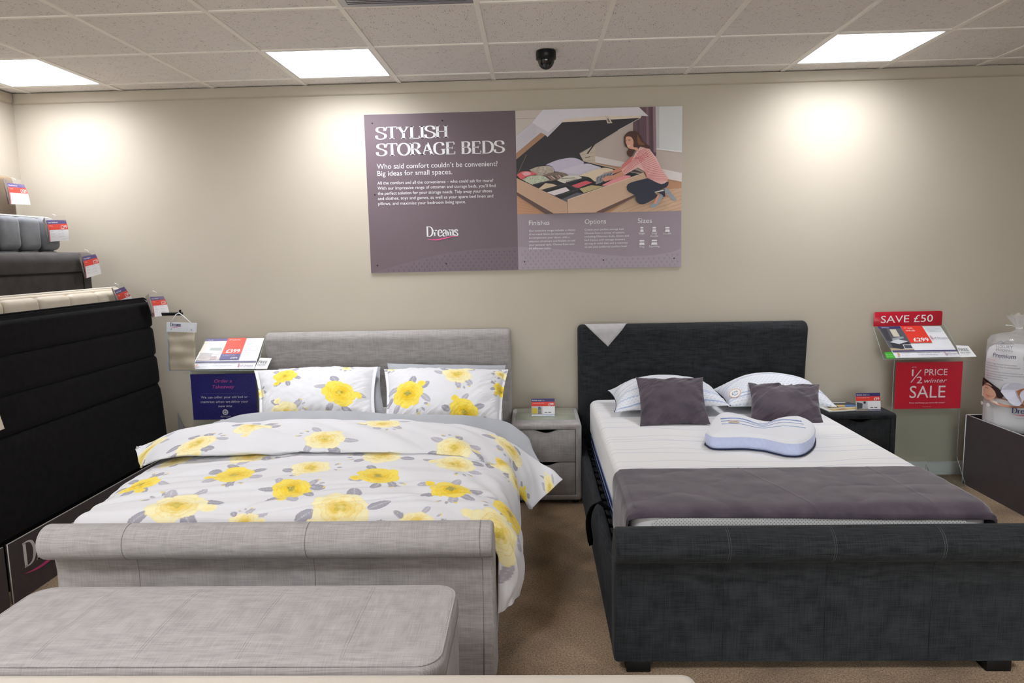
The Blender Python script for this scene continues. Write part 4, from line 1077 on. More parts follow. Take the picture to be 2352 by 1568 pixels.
def runner():
    """velvet runner across the foot of the mattress, hanging down both sides"""
    X0, X1 = .345, 1.668
    def sec(y, dz=0.0, lo=.33):
        return [(X0-.012, y, lo), (X0-.012, y, .45), (X0-.010, y, .535), (X0+.012, y, .571+dz), (X0+.06, y, .579+dz), (.7, y, .580+dz), (1.0, y, .580+dz), (1.3, y, .580+dz), (X1-.06, y, .579+dz), (X1-.012, y, .571+dz), (X1+.010, y, .535), (X1+.014, y, .45), (X1+.014, y, .34)]
    def front(dy, z):
        return [(X0-.012, -2.085, .35), (X0-.012, -2.085, .45), (X0-.010, -2.085, min(.530, z-.022)), (X0+.012, -2.090-dy*.5, min(.562, z-.003)), (X0+.05, -2.09-dy, z+.002), (.5, -2.09-dy, z+.004), (1.0, -2.09-dy, z-.004), (1.3, -2.09-dy, z-.011), (X1-.06, -2.09-dy, z-.014), (X1-.012, -2.09-dy*.5, min(.556, z-.018)), (X1+.010, -2.088, min(.52, z-.035)), (X1+.014, -2.085, .45), (X1+.014, -2.085, .36)]
    rows = [sec(-1.632), sec(-1.66), sec(-1.80), sec(-1.95), sec(-2.05, -.004), front(.002, .566), front(.008, .554), front(.008, .541)]
    G = loft(rows, 420, 150); ST = cloth_st(G); N = normals(G); sg = 1 if N[210, 60, 2] > 0 else -1
    x, y = ST[..., 0], ST[..., 1]
    w = .0030*fbm(x*5, y*7, 61)+.0025*vnoise(x*2+y, y*14, 63)*1.0+.003*vnoise((x+y)*9, (x-y)*9, 66)
    crease = .0012*np.exp(-((x+.13-(y*.35))/.004)**2)+.0010*np.exp(-((x-.42-(y*.1))/.005)**2)
    G = G+N*(sg*(np.abs(w)*1.0+crease+.001))[..., None]
    o = grid_obj('bed_runner', G[:, ::-1] if sg < 0 else G, M_velvet, None, thick=.004)
    tag(o, 'mauve grey velvet runner laid across the foot of the charcoal bed', 'throw')
runner()

def check_paint(seed):
    def f(G, ST):
        C = np.ones(G.shape)*np.array(lin((230, 231, 236)))
        X, Y_ = ST[..., 0], ST[..., 1]
        low = Y_ < -.05+.03*np.sin(X*5+seed)
        s = .0125; row = np.floor(Y_/s); col = np.floor(X/.022+(row % 2)*.5)
        chk = low & (((Y_/s) % 1) < .42) & (((X/.022+(row % 2)*.5) % 1) < .62)
        C[chk] = lin((204, 211, 226))
        for k, (a, b, c) in enumerate(((-.02, .03, 5), (.02, .05, 3.1), (-.10, .025, 4.2), (-.125, .02, 3.5), (.09, .04, 4), (-.19, .01, 3))):
            d = np.abs(Y_-(a+b*np.sin(X*c+seed+k*1.3))); m = d < .0022; C[m] = lin((156, 174, 212))
        return C
    return f
p1, g1 = pillow('pillow', 'white pillow with blue checks, nearest the pale bedside chest', 'pillow', pc((1412, 946, -.64), (1678, 931, -.66), (1640, 896, -.25), (1396, 896, -.25)), .145, check_paint(1.0), group='white pillows with blue checks', Tb=.02, pinch=.10, res=240, seed=2, wr=.006, asym=.0)
p2, g2 = pillow('pillow', 'white pillow with a round price sticker, nearest the dark bedside chest', 'pillow', pc((1672, 934, -.60), (1924, 934, -.64), (1862, 890, -.23), (1636, 894, -.25)), .145, check_paint(2.4), group='white pillows with blue checks', Tb=.02, pinch=.08, res=240, seed=8, wr=.006)
def pillow_piping(p, g):
    Fr, uu, vv = g
    for i in (0, -1):
        tube('navy_piping', [tuple(q) for q in Fr[i, ::8]], .003, M_navy, p, seg=5)
pillow_piping(p1, g1); pillow_piping(p2, g2)
def sticker(p, g, uv, r, body):
    """round sticker following the pillow front"""
    Fr = g[0]; pr = project(Fr); d = (pr[..., 0]-uv[0])**2+(pr[..., 1]-uv[1])**2; i, j = np.unravel_index(np.argmin(d), d.shape)
    c = Fr[i, j]; ex = Fr[min(i+8, Fr.shape[0]-1), j]-Fr[i-8, j]; ey = Fr[i, j+6]-Fr[i, j-6]
    ex /= np.linalg.norm(ex); ey = ey-ex*(ex@ey); ey /= np.linalg.norm(ey)
    s = Sheet(framefn(c+np.cross(ex, ey)*.004, ex, ey)); s.disc(0, 0, r, (232, 176, 110)); s.disc(0, 0, r*.9, (236, 236, 238)); s.text(body, 0, -r*.15, r*.55, (60, 66, 84), align='c'); s.rect(-r*.4, -r*.5, r*.4, -r*.38, (110, 150, 180))
    s.build('price_sticker', p)
sticker(p2, g2, (1689, 904), .034, '\u00a379')
pillow('cushion', 'mauve grey velvet cushion leaning on the pillow nearest the pale chest', 'cushion', pc((1470, 979, -.86), (1632, 974, -.86), (1615, 866, -.52), (1460, 866, -.52)), .055, mat=M_velvet, group='mauve velvet cushions', Tb=.03, pinch=.09, res=110, seed=4, wr=.012, e=2.0)
pillow('cushion', 'mauve grey velvet cushion leaning on the pillow with the price sticker', 'cushion', pc((1722, 972, -.84), (1893, 975, -.84), (1882, 882, -.52), (1718, 878, -.52)), .055, mat=M_velvet, group='mauve velvet cushions', Tb=.03, pinch=.09, res=110, seed=14, wr=.014, e=2.0)

def contour():
    """butterfly-shaped memory foam pillow"""
    px = [(1620, 992), (1630, 999), (1642, 1002), (1665, 1002.5), (1689, 1002), (1711, 1002), (1732, 1003.5), (1755, 1006), (1773, 1010), (1791, 1014), (1808, 1017), (1832, 1017.5), (1846, 1015), (1858, 1009), (1868, 1000), (1873, 990), (1872, 976), (1864, 969), (1853, 963), (1840, 959), (1827, 957.5), (1811, 959), (1796, 962.6), (1780, 967.5), (1765, 970), (1748, 967.5), (1732, 963), (1716, 957.5), (1701, 954), (1684, 950), (1666, 948.5), (1652, 951), (1642, 957), (1634, 967), (1627, 979)]
    z0, zr, zt = .5745, .640, .664
    O = np.array([atZ(u, v, zr)[:2] for u, v in px]); q, _ = smoothline(np.vstack([O, O[:1]]), 121); O = q[:-1]
    ar = 0.5*np.sum(O[:, 0]*np.roll(O[:, 1], -1)-np.roll(O[:, 0], -1)*O[:, 1])
    if ar < 0: O = O[::-1]
    c = O.mean(0); n = len(O)
    t = thing('contour_pillow', 'butterfly shaped foam pillow with pale blue sides lying on the white mattress', 'pillow', (c[0], c[1], z0))
    V = []; F = []
    for d, z in ((.012, z0), (.004, z0+.006), (0, z0+.02), (0, zr-.012), (.004, zr-.003)):
        V += [(p[0], p[1], z) for p in inset(O, d)]
    for i in range(4):
        for k in range(n): F.append([i*n+k, i*n+(k+1) % n, (i+1)*n+(k+1) % n, (i+1)*n+k])
    F.append(list(range(n))[::-1])
    obj('side_band', V, F, soft('powder_blue_mesh', (196, 204, 232), (190, 198, 228), 60, bump=.4), t)
    ex = np.array([1.0, -.22]); ex /= np.linalg.norm(ex)
    V = []; F = []; L = [(.003, zr-.004), (.010, zr+.006), (.022, zr+.011)]
    for d, z in L: V += [(p[0], p[1], z) for p in inset(O, d)]
    base = inset(O, .022)
    col = []
    ks = np.linspace(1, .02, 40)[1:]
    for s_ in ks:
        for p in base:
            q = c+(p-c)*s_; a = (q-c)@ex
            V.append((q[0], q[1], zr+.011+(.020*(1-s_**2))*(1-np.exp(-(a/.085)**2)*1.25)))
    N_ = len(V)//n
    for i in range(N_-1):
        for k in range(n): F.append([i*n+k, i*n+(k+1) % n, (i+1)*n+(k+1) % n, (i+1)*n+k])
    F.append([(N_-1)*n+k for k in range(n)])
    P_ = np.array(V); ey = np.array([-ex[1], ex[0]]); A = (P_[:, :2]-c)@ex; B = (P_[:, :2]-c)@ey
    C = np.ones((len(V), 4), np.float32); C[:, :3] = lin((230, 231, 235))
    dip = .045*np.exp(-(A/.06)**2)
    o = obj('top_cover', V, F, M_print, t)
    ca = o.data.color_attributes.new('print', 'FLOAT_COLOR', 'POINT'); ca.data.foreach_set('color', C.reshape(-1))
    blue = plain((138, 158, 204), .8)
    # printed lines laid on the cover
    def surf(a, b):
        q = c+ex*a+ey*b; d = np.hypot(P_[:, 0]-q[0], P_[:, 1]-q[1]); i = np.argsort(d)[:3]
        return (q[0], q[1], float(P_[i, 2].max())+.0006)
    for off, amp in ((.075, .045), (.062, .055), (.012, .03), (-.055, .0)):
        pts = [surf(a, off-amp*math.exp(-((a-.01)/.055)**2)) for a in np.linspace(-.19, .20, 34)]
        tube('printed_line', pts, .0014, blue, t, seg=4)
    s = Sheet(framefn(surf(-.13, -.02), (ex[0], ex[1], 0), (ey[0], ey[1], 0)))
    s.disc(0, 0, .026, (226, 206, 182), lift=.002); s.text('\u00a399', 0, -.006, .016, (90, 84, 84), align='c', lift=.0026); s.build('price_sticker', t)
    tube('piping', [(p[0], p[1], z0+.004) for p in inset(O, -.001)], .0035, M_navy, t, seg=6, closed=True)
    e_ = atY(1876, 1022, O[np.argmax(O[:, 0])][1]); mx_ = O[np.argmax(O[:, 0])]; tube('care_tag', [(mx_[0]-.006, mx_[1], z0+.022), (mx_[0]+.010, mx_[1]-.01, z0+.016)], .005, plain((176, 96, 60), .7), t, seg=5)
contour()
# torn corner of pale cloth on the charcoal headboard
def corner_cloth():
    T = [(1340, 742), (1442, 741), (1397, 796)]
    V = []; F = []
    P0, P1, P2 = (atY(u, v, -.137) for u, v in T); n = 14
    idx = {}
    for i in range(n+1):
        for j in range(n+1-i):
            a, b = i/n, j/n; p = P0*(1-a-b)+P1*b+P2*a; yy = -.133 if p[2] > .93 else -.13
            if p[2] < 1.0: yy = -.131+.027*min(1, (1.0-p[2])/.22)
            if p[2] > 1.035: yy = -.128+.5*(p[2]-1.035)
            idx[i, j] = len(V); V.append((p[0], yy-.002, min(p[2], 1.058)))
    for i in range(n):
        for j in range(n-i):
            F.append([idx[i, j], idx[i, j+1], idx[i+1, j]])
            if j < n-i-1: F.append([idx[i, j+1], idx[i+1, j+1], idx[i+1, j]])
    o = obj('fabric_sample', V, F, soft('pale_grey_felt', (196, 192, 192), (188, 184, 184), 30), None)
    md = o.modifiers.new('thickness', 'SOLIDIFY'); md.thickness = .003
    tag(o, 'pale grey triangle of cloth over the corner of the charcoal headboard', 'cloth')
corner_cloth()

# ================================================================== BEDSIDE CHESTS
WHT = (232, 231, 232); NAVY = (56, 50, 104); RED = (222, 58, 44)
def chest(name, label, x0, x1, y0, y1, top, M, Mseam, glass=True):
    t = thing('bedside_chest', label, 'bedside chest', ((x0+x1)/2, (y0+y1)/2, 0))
    w = .036
    # carcass ring: rounded padded frame seen from the front, open for the drawers
    bm = bmesh.new()
    out = []
    z0 = .02
    def ring(d, rc):
        o = []
        for cx, cz, a in ((x1-d-rc, top-d-rc, 0), (x0+d+rc, top-d-rc, 90), (x0+d+rc, z0+d+rc, 180), (x1-d-rc, z0+d+rc, 270)):
            o += [(cx+rc*math.cos(math.radians(a+k*15)), cz+rc*math.sin(math.radians(a+k*15))) for k in range(7)]
        return o
    L = [(ring(.010, .018), y1), (ring(0, .020), y1-.01), (ring(0, .020), y0+.014), (ring(.004, .018), y0+.004), (ring(.012, .014), y0), (ring(w-.004, .006), y0), (ring(w, .004), y0+.006), (ring(w, .004), y1-.02)]
    V = []; F = []; n = 28
    for o, y in L: V += [(p[0], y, p[1]) for p in o]
    for i in range(len(L)-1):
        for k in range(n): F.append([i*n+k, i*n+(k+1) % n, (i+1)*n+(k+1) % n, (i+1)*n+k])
    F.append(list(range(n))); F.append([(len(L)-1)*n+k for k in range(n)])
    bm = bmesh.new(); vs = [bm.verts.new(v) for v in V]
    for f in F: bm.faces.new([vs[i] for i in f])
    bmesh.ops.recalc_face_normals(bm, faces=bm.faces)
    from_bm('frame', bm, M, t, angle=60)
    box('interior', x0+w+.002, x1-w-.002, y0+.05, y1-.025, z0+w+.002, top-w-.002, plain((14, 12, 11), .9, .1), t, r=0)
    xa, xb = x0+w+.003, x1-w-.003; za, zb = z0+w+.003, top-w-.003; zm = (za+zb)/2
    for lo, hi in ((zm+.002, zb), (za, zm-.002)):
        c = (xa+xb)/2; hw = .066; dp = .020
        pr = [(xa, lo), (xb, lo), (xb, hi), (c+hw+.02, hi)]
        for k in range(1, 14):
            a = k/14; xx = c+hw+.02-(2*hw+.04)*a; pr.append((xx, hi-dp*(.5-.5*math.cos(2*PI*a))))
        pr += [(c-hw-.02, hi), (xa, hi)]
        d = extrude('drawer', pr, y0+.005, y0+.022, M, t, r=.002, axis='y', seg=2)
    for x in (x0+.04, x1-.04):
        for y in (y0+.04, y1-.04): box('foot', x-.018, x+.018, y-.018, y+.018, 0, z0+.002, M_blackfoot, t, r=.002)
    if glass:
        g = NT('greenish_glass_top'); g.base(lin((150, 156, 140))); g.P(Roughness=.06); g.b.inputs['Specular IOR Level'].default_value = .8; g.b.inputs['Coat Weight'].default_value = .6
        box('glass_top', x0+.030, x1-.030, y0+.105, y1-.02, top-.001, top+.0035, g.m, t, r=.001)
    return t
chest('bedside_chest', 'pale grey linen bedside chest with a glass top between the two beds', -.150, .276, -.492, -.055, .500, M_lg, M_lg2)
chest('bedside_chest', 'charcoal bedside chest on the far side of the charcoal bed', 1.785, 2.222, -.335, -.030, .500, M_dk, M_dkseam, glass=False)

def tent_card(label, BL, BR, h, pic):
    BL, BR = np.array(BL), np.array(BR); w = np.linalg.norm(BR-BL); ex = (BR-BL)/w
    up = np.array([0, .18, .984]); up = up-ex*(up@ex); up /= np.linalg.norm(up); n = np.cross(ex, up)
    t = thing('price_card', label, 'price card', tuple((BL+BR)/2), 'bedside chest price cards')
    plate('card', [BL, BR, BR+up*h, BL+up*h], n, .002, plain(WHT, .4), t)
    plate('stand', [BL+n*.012, BR+n*.012, BR+n*.012+up*.010, BL+n*.012+up*.010], n, .014, acrylic('clear_acrylic_foot', (.95, .95, .97)), t)
    plate('back_leg', [BL-n*.002, BR-n*.002, BR-n*.05+np.array([0, 0, -.0]), BL-n*.05], up, .001, acrylic('clear_acrylic_leg'), t)
    s = Sheet(framefn(BL, ex, up))
    s.rect(0, h*.81, w, h, NAVY); s.rect(0, h*.56, w, h*.81, RED); s.rect(w*.48, h*.02, w, h*.09, NAVY)
    s.text('Bedside chest', w*.04, h*.865, h*.075, WHT, w=w*.40, bold=.02); s.text('Fabric', w*.47, h*.87, h*.045, WHT)
    s.text('2 drawer bedside chest', w*.05, h*.715, h*.045, WHT, w=w*.5)
    s.text('\u00a399', w*.95, h*.60, h*.15, WHT, align='r', bold=.03)
    a, b, c = pic
    s.rect(0, h*.02, w*.47, h*.55, (196, 194, 192)); s.rect(0, h*.02, w*.47, h*.14, (150, 138, 124)); s.poly([(w*.02, h*.5), (w*.02, h*.12), (w*.24, h*.16), (w*.26, h*.42)], a)
    s.poly([(w*.28, h*.5), (w*.28, h*.10), (w*.42, h*.12), (w*.42, h*.48)], b); s.disc(w*.34, h*.47, h*.07, c); s.rect(w*.30, h*.30, w*.41, h*.31, WHT)
    s.rect(w*.56, h*.17, w*.68, h*.21, (120, 90, 88)); s.rect(w*.72, h*.17, w*.84, h*.21, (50, 50, 56))
    for k in range(2): s.text('Available in a choice of colours', w*.5, h*(.052-.02*k), h*.02, WHT, w=w*.46)
    s.build('printed_face', t)
tent_card('small red and navy price card standing on the pale chest glass top', (-.024, -.300, .505), (.122, -.302, .505), .108, ((206, 182, 52), (128, 120, 118), (70, 110, 140)))
e1 = atZ(1985, 949, .5015); e2 = atZ(2042, 948, .5015); tent_card('small red and navy price card standing on the charcoal chest', (2.00, -.275, .5015), (2.152, -.272, .5015), .112, ((70, 74, 80), (180, 184, 190), (60, 60, 70)))
def magazines():
    z = .5015
    for k, (P_, c, lab) in enumerate((([(1.82, -.30), (2.10, -.25), (2.06, -.06), (1.80, -.08)], (228, 226, 222), 'open magazine with a dark landscape photo lying on the charcoal chest'),
                                     ([(1.84, -.245), (2.09, -.20), (2.05, -.07), (1.83, -.07)], (60, 62, 66), 'folded dark leaflet lying on the magazine on the charcoal chest'))):
        t = thing('magazine' if k == 0 else 'leaflet', lab, 'magazine', (1.95, -.2, z))
        zz = z+.007*(k+1)
        V = [(x, y, zz) for x, y in P_]; plate('pages', V, (0, 0, 1), .006, plain((230, 228, 224), .4), t)
        O = np.array(V[0]); s = Sheet(bilfn(V[0], V[1], V[2], V[3]), .0003)
        s.rect(.02, .02, .98, .98, c)
        if k == 0:
            s.poly([(.1, .05), (.9, .05), (.9, .28), (.1, .3)], (206, 178, 110)); s.poly([(.1, .3), (.5, .34), (.9, .28), (.9, .4), (.1, .42)], (84, 120, 160)); s.poly([(.2, .1), (.5, .08), (.45, .24)], (150, 110, 70))
            s.text('CONTENTS', .6, .1, .07, (60, 60, 60), w=.25)
        else:
            s.poly([(.1, .1), (.5, .08), (.6, .4), (.15, .5)], (206, 176, 108)); s.poly([(.5, .1), (.9, .1), (.92, .3), (.62, .42)], (70, 124, 182)); s.rect(.1, .75, .8, .9, (210, 208, 206))
        s.build('printed_cover', t)
magazines()

# ================================================================== ACRYLIC SIGN STANDS
M_ac = acrylic('clear_acrylic'); M_ace = plain((170, 182, 180), .15, .6)
def edge(name, a, b, parent, r=.0016): return tube(name, [a, b], r, M_ace, parent, seg=4)
def panelfn(y): return wallfn(y)
def stand_right():
    y = -.15
    t = thing('sign_stand', 'clear acrylic sign stand holding the red winter sale sign', 'sign stand', (2.5, -.18, 0), 'clear acrylic sign stands')
    A, B = atY(2054, 826, y), atY(2211, 826, y); x0, x1, zt = A[0], B[0], (A[2]+B[2])/2
    zb = .165
    plate('upright_panel', [(x0, y, zb), (x1, y, zb), (x1, y, zt), (x0, y, zt)], (0, -1, 0), .004, M_ac, t)
    plate('foot_panel', [(x0, y-.11, .004), (x1, y-.11, .004), (x1, y, zb), (x0, y, zb)], (0, -.83, .55), .004, M_ac, t)
    for x in (x0, x1): edge('polished_edge', (x, y-.002, zb), (x, y-.002, zt), t); edge('polished_edge', (x, y-.112, .004), (x, y-.002, zb), t)
    bl, br, tr, tl = atY(2030, 824, -.245), atY(2212, 822, -.245), atY(2170, 745, -.045), atY(2006, 748, -.045)
    n = np.cross(br-bl, tl-bl); n /= np.linalg.norm(n)
    plate('sloping_shelf', [bl-n*.003, br-n*.003, tr-n*.003, tl-n*.003], n, .003, M_ac, t)
    edge('polished_edge', bl-n*.004, tl-n*.004, t); edge('polished_edge', br-n*.004, tr-n*.004, t); edge('polished_edge', bl-n*.004, br-n*.004, t)
    plate('shelf_support', [(x0, y-.09, zt), (x1, y-.09, zt), (x1, y, zt), (x0, y, zt)], (0, 0, 1), .003, M_ac, t)
    c = atY(2127, 1066, y-.05); tube('wire_prong', [atY(2123, 1088, y-.06), c, atY(2137, 1092, y-.07)], .0035, plain((150, 140, 136), .3, .5, metallic=.7), t, seg=6)
    # red sale sign on the upright
    s0 = thing('sale_sign', 'red half price winter sale sign on the clear stand', 'sign', (2.5, y, .6))
    P_ = lambda u, v: (float(atY(u, v, y-.004)[0]), float(atY(u, v, y-.004)[2]))
    a, b, c_, d = P_(2055, 940), P_(2206, 936), P_(2211, 829), P_(2057, 831)
    bx0, bx1, bz0, bz1 = (a[0]+d[0])/2, (b[0]+c_[0])/2, (a[1]+b[1])/2, (c_[1]+d[1])/2
    box('sign_board', bx0, bx1, y-.0055, y-.0042, bz0, bz1, plain((206, 34, 56), .3, .5), s0, r=0)
    s = Sheet(wallfn(y-.0056)); w, h = bx1-bx0, bz1-bz0
    T = lambda body, u0, v0, u1, cap, **k: s.text(body, bx0+w*u0, bz0+h*v0, h*cap, (236, 226, 230), w=w*(u1-u0), **k)
    T('UP TO', .235, .875, .305, .025); T('PRICE', .43, .71, .775, .14); T('SALE', .22, .235, .76, .27); T('winter', .43, .555, .775, .095, shear=.25)
    T('1', .238, .70, .262, .15); T('2', .315, .545, .40, .15); s.line([(bx0+w*.23, bz0+h*.565), (bx0+w*.375, bz0+h*.83)], w*.014, (236, 226, 230))
    T('Prices that\u2019ll keep you warm this winter!', .22, .115, .755, .032, shear=.2); T('Selected lines only', .42, .04, .55, .010)
    s.build('printed_text', s0)
    # price card on the sloping shelf
    p = thing('price_card', 'sloping price card for the charcoal bed marked at 299 pounds', 'price card', (2.4, -.15, .9), 'sloping bed price cards')
    bl, br, tr, tl = atY(2057, 822, -.243), atY(2206, 819.5, -.243), atY(2160, 749, -.048), atY(2015, 750, -.048)
    n = np.cross(br-bl, tl-bl); n /= np.linalg.norm(n)
    plate('card', [bl+n*.001, br+n*.001, tr+n*.001, tl+n*.001], n, .001, plain((228, 228, 232), .4), p)
    s = Sheet(bilfn(bl+n*.001, br+n*.001, tr+n*.001, tl+n*.001))
    s.rect(0, .93, .36, 1, NAVY); s.text('Wilson', .05, .945, .035, WHT, w=.12); s.rect(0, .22, .36, .93, (86, 86, 92))
    s.poly([(.02, .93), (.02, .55), (.10, .5), (.12, .93)], (60, 60, 66)); s.rect(.16, .66, .26, .9, (196, 190, 170)); s.poly([(.0, .22), (.36, .22), (.36, .26), (0, .3)], (178, 160, 130))
    s.poly([(.05, .30), (.05, .48), (.18, .58), (.34, .50), (.33, .36), (.18, .26)], (52, 54, 60)); s.poly([(.05, .48), (.18, .58), (.34, .50), (.18, .42)], (196, 198, 202)); s.poly([(.10, .53), (.30, .60), (.31, .66), (.12, .60)], (150, 154, 160)); s.rect(.22, .26, .355, .40, (216, 216, 216)); s.rect(.23, .28, .345, .38, (70, 74, 90))
    s.rect(.36, .45, .70, 1, RED); s.text('4\u20326\u2033 double', .39, .91, .04, WHT, w=.14); s.text('SAVE \u00a350', .40, .82, .045, WHT, w=.14, bold=.03); s.text('\u00a3299', .67, .49, .12, WHT, align='r', w=.24, bold=.04)
    s.rect(0, .17, 1, .205, NAVY); s.text('of Dreams', .98, .57, .05, (90, 84, 110), align='r', w=.22, serif=False); s.line([(.735, .66), (.715, .63), (.745, .60), (.72, .57), (.745, .55)], .008, (60, 60, 110)); s.line([(.72, .66), (.745, .63), (.72, .60), (.75, .57), (.725, .55)], .008, (206, 60, 70))
    for k in range(4): s.text('Available sizes and finishes', .73, .93-.05*k, .018, (150, 150, 156), w=.16+.05*(k % 2))
    s.text('Find your perfect mattress', .36, .10, .035, (110, 108, 130), w=.35); s.text('in the coloured zones', .36, .04, .035, (110, 108, 130), w=.30); s.text('of Dreams', .98, .05, .055, (96, 66, 100), align='r', w=.18)
    s.line([(.79, .13), (.77, .10), (.80, .07), (.775, .04), (.80, .02)], .008, (60, 60, 110)); s.line([(.775, .13), (.80, .10), (.775, .07), (.805, .04), (.78, .02)], .008, (206, 60, 70)); s.disc(.06, .075, .02, (210, 160, 110), ry=.04); s.text('COMFORT', .10, .085, .025, (150, 150, 160), w=.14); s.text('by colour', .10, .035, .025, (150, 150, 160), w=.12)
    s.build('printed_face', p)
    tabs(p, atY(2031, 809, -.226), atY(2037, 823, -.247), atY(2057, 823, -.247), atY(2049, 808, -.226), [(2196, 792.5, -.175), (2224, 794, -.175), (2243, 818.5, -.24), (2206, 820, -.243)])
    v = thing('saving_sign', 'red SAVE 50 pounds sign standing above the sloping price card', 'sign', (2.3, -.045, 1.0))
    P_ = lambda u, v_: np.array([atY(u, v_, -.045)[0], -.045, atY(u, v_, -.045)[2]])
    a, b, c_, d = P_(2010, 749), P_(2158, 747), P_(2162, 714), P_(2007, 716)
    out = []; x0, x1, z0, z1 = a[0]-.012, b[0]+.012, (a[2]+b[2])/2, (c_[2]+d[2])/2; r = .012
    for cx, cz, a0 in ((x1-r, z1-r, 0), (x0+r, z1-r, 90), (x0+.002, z0+.002, 180), (x1-.002, z0+.002, 270)):
        rr = r if a0 < 180 else .002
        out += [(cx+rr*math.cos(math.radians(a0+k*18)), cz+rr*math.sin(math.radians(a0+k*18))) for k in range(6)]
    extrude('sign_board', out, -.049, -.047, plain((196, 30, 52), .25, .5), v, r=.0003, axis='y', seg=1)
    s = Sheet(wallfn(-.0492)); s.text('SAVE \u00a350', x0+.045, z0+.022, .048, (238, 232, 234), w=(x1-x0)*.76, slope=.01); s.build('printed_text', v)
def tabs(p, a, b, c, d, fr):
    plate('green_tab', [a, b, c, d], np.cross(b-a, c-a)/np.linalg.norm(np.cross(b-a, c-a)), .001, plain((70, 176, 50), .4), p)
    s = Sheet(bilfn(b, c, d, a)); s.text('BUY NOW', .12, .52, .2, (180, 226, 170), w=.7); s.text('PAY LATER', .12, .2, .2, (180, 226, 170), w=.75); s.build('green_tab_text', p)
    q = [atY(*f) for f in fr]; n = np.cross(q[2]-q[3], q[0]-q[3]); n /= np.linalg.norm(n)
    plate('delivery_tab', [q[3], q[2], q[1], q[0]], n, .001, plain((232, 232, 232), .4), p)
    s = Sheet(bilfn(q[3]+n*.0003, q[2]+n*.0003, q[1]+n*.0003, q[0]+n*.0003)); s.text('FREE', .42, .50, .26, (66, 70, 70), align='c', w=.72); s.text('DELIVERY', .46, .30, .12, (110, 116, 112), align='c', w=.72); s.line([(.3, .2), (.45, .17), (.62, .22)], .02, (220, 180, 160)); s.build('delivery_tab_text', p)
stand_right()
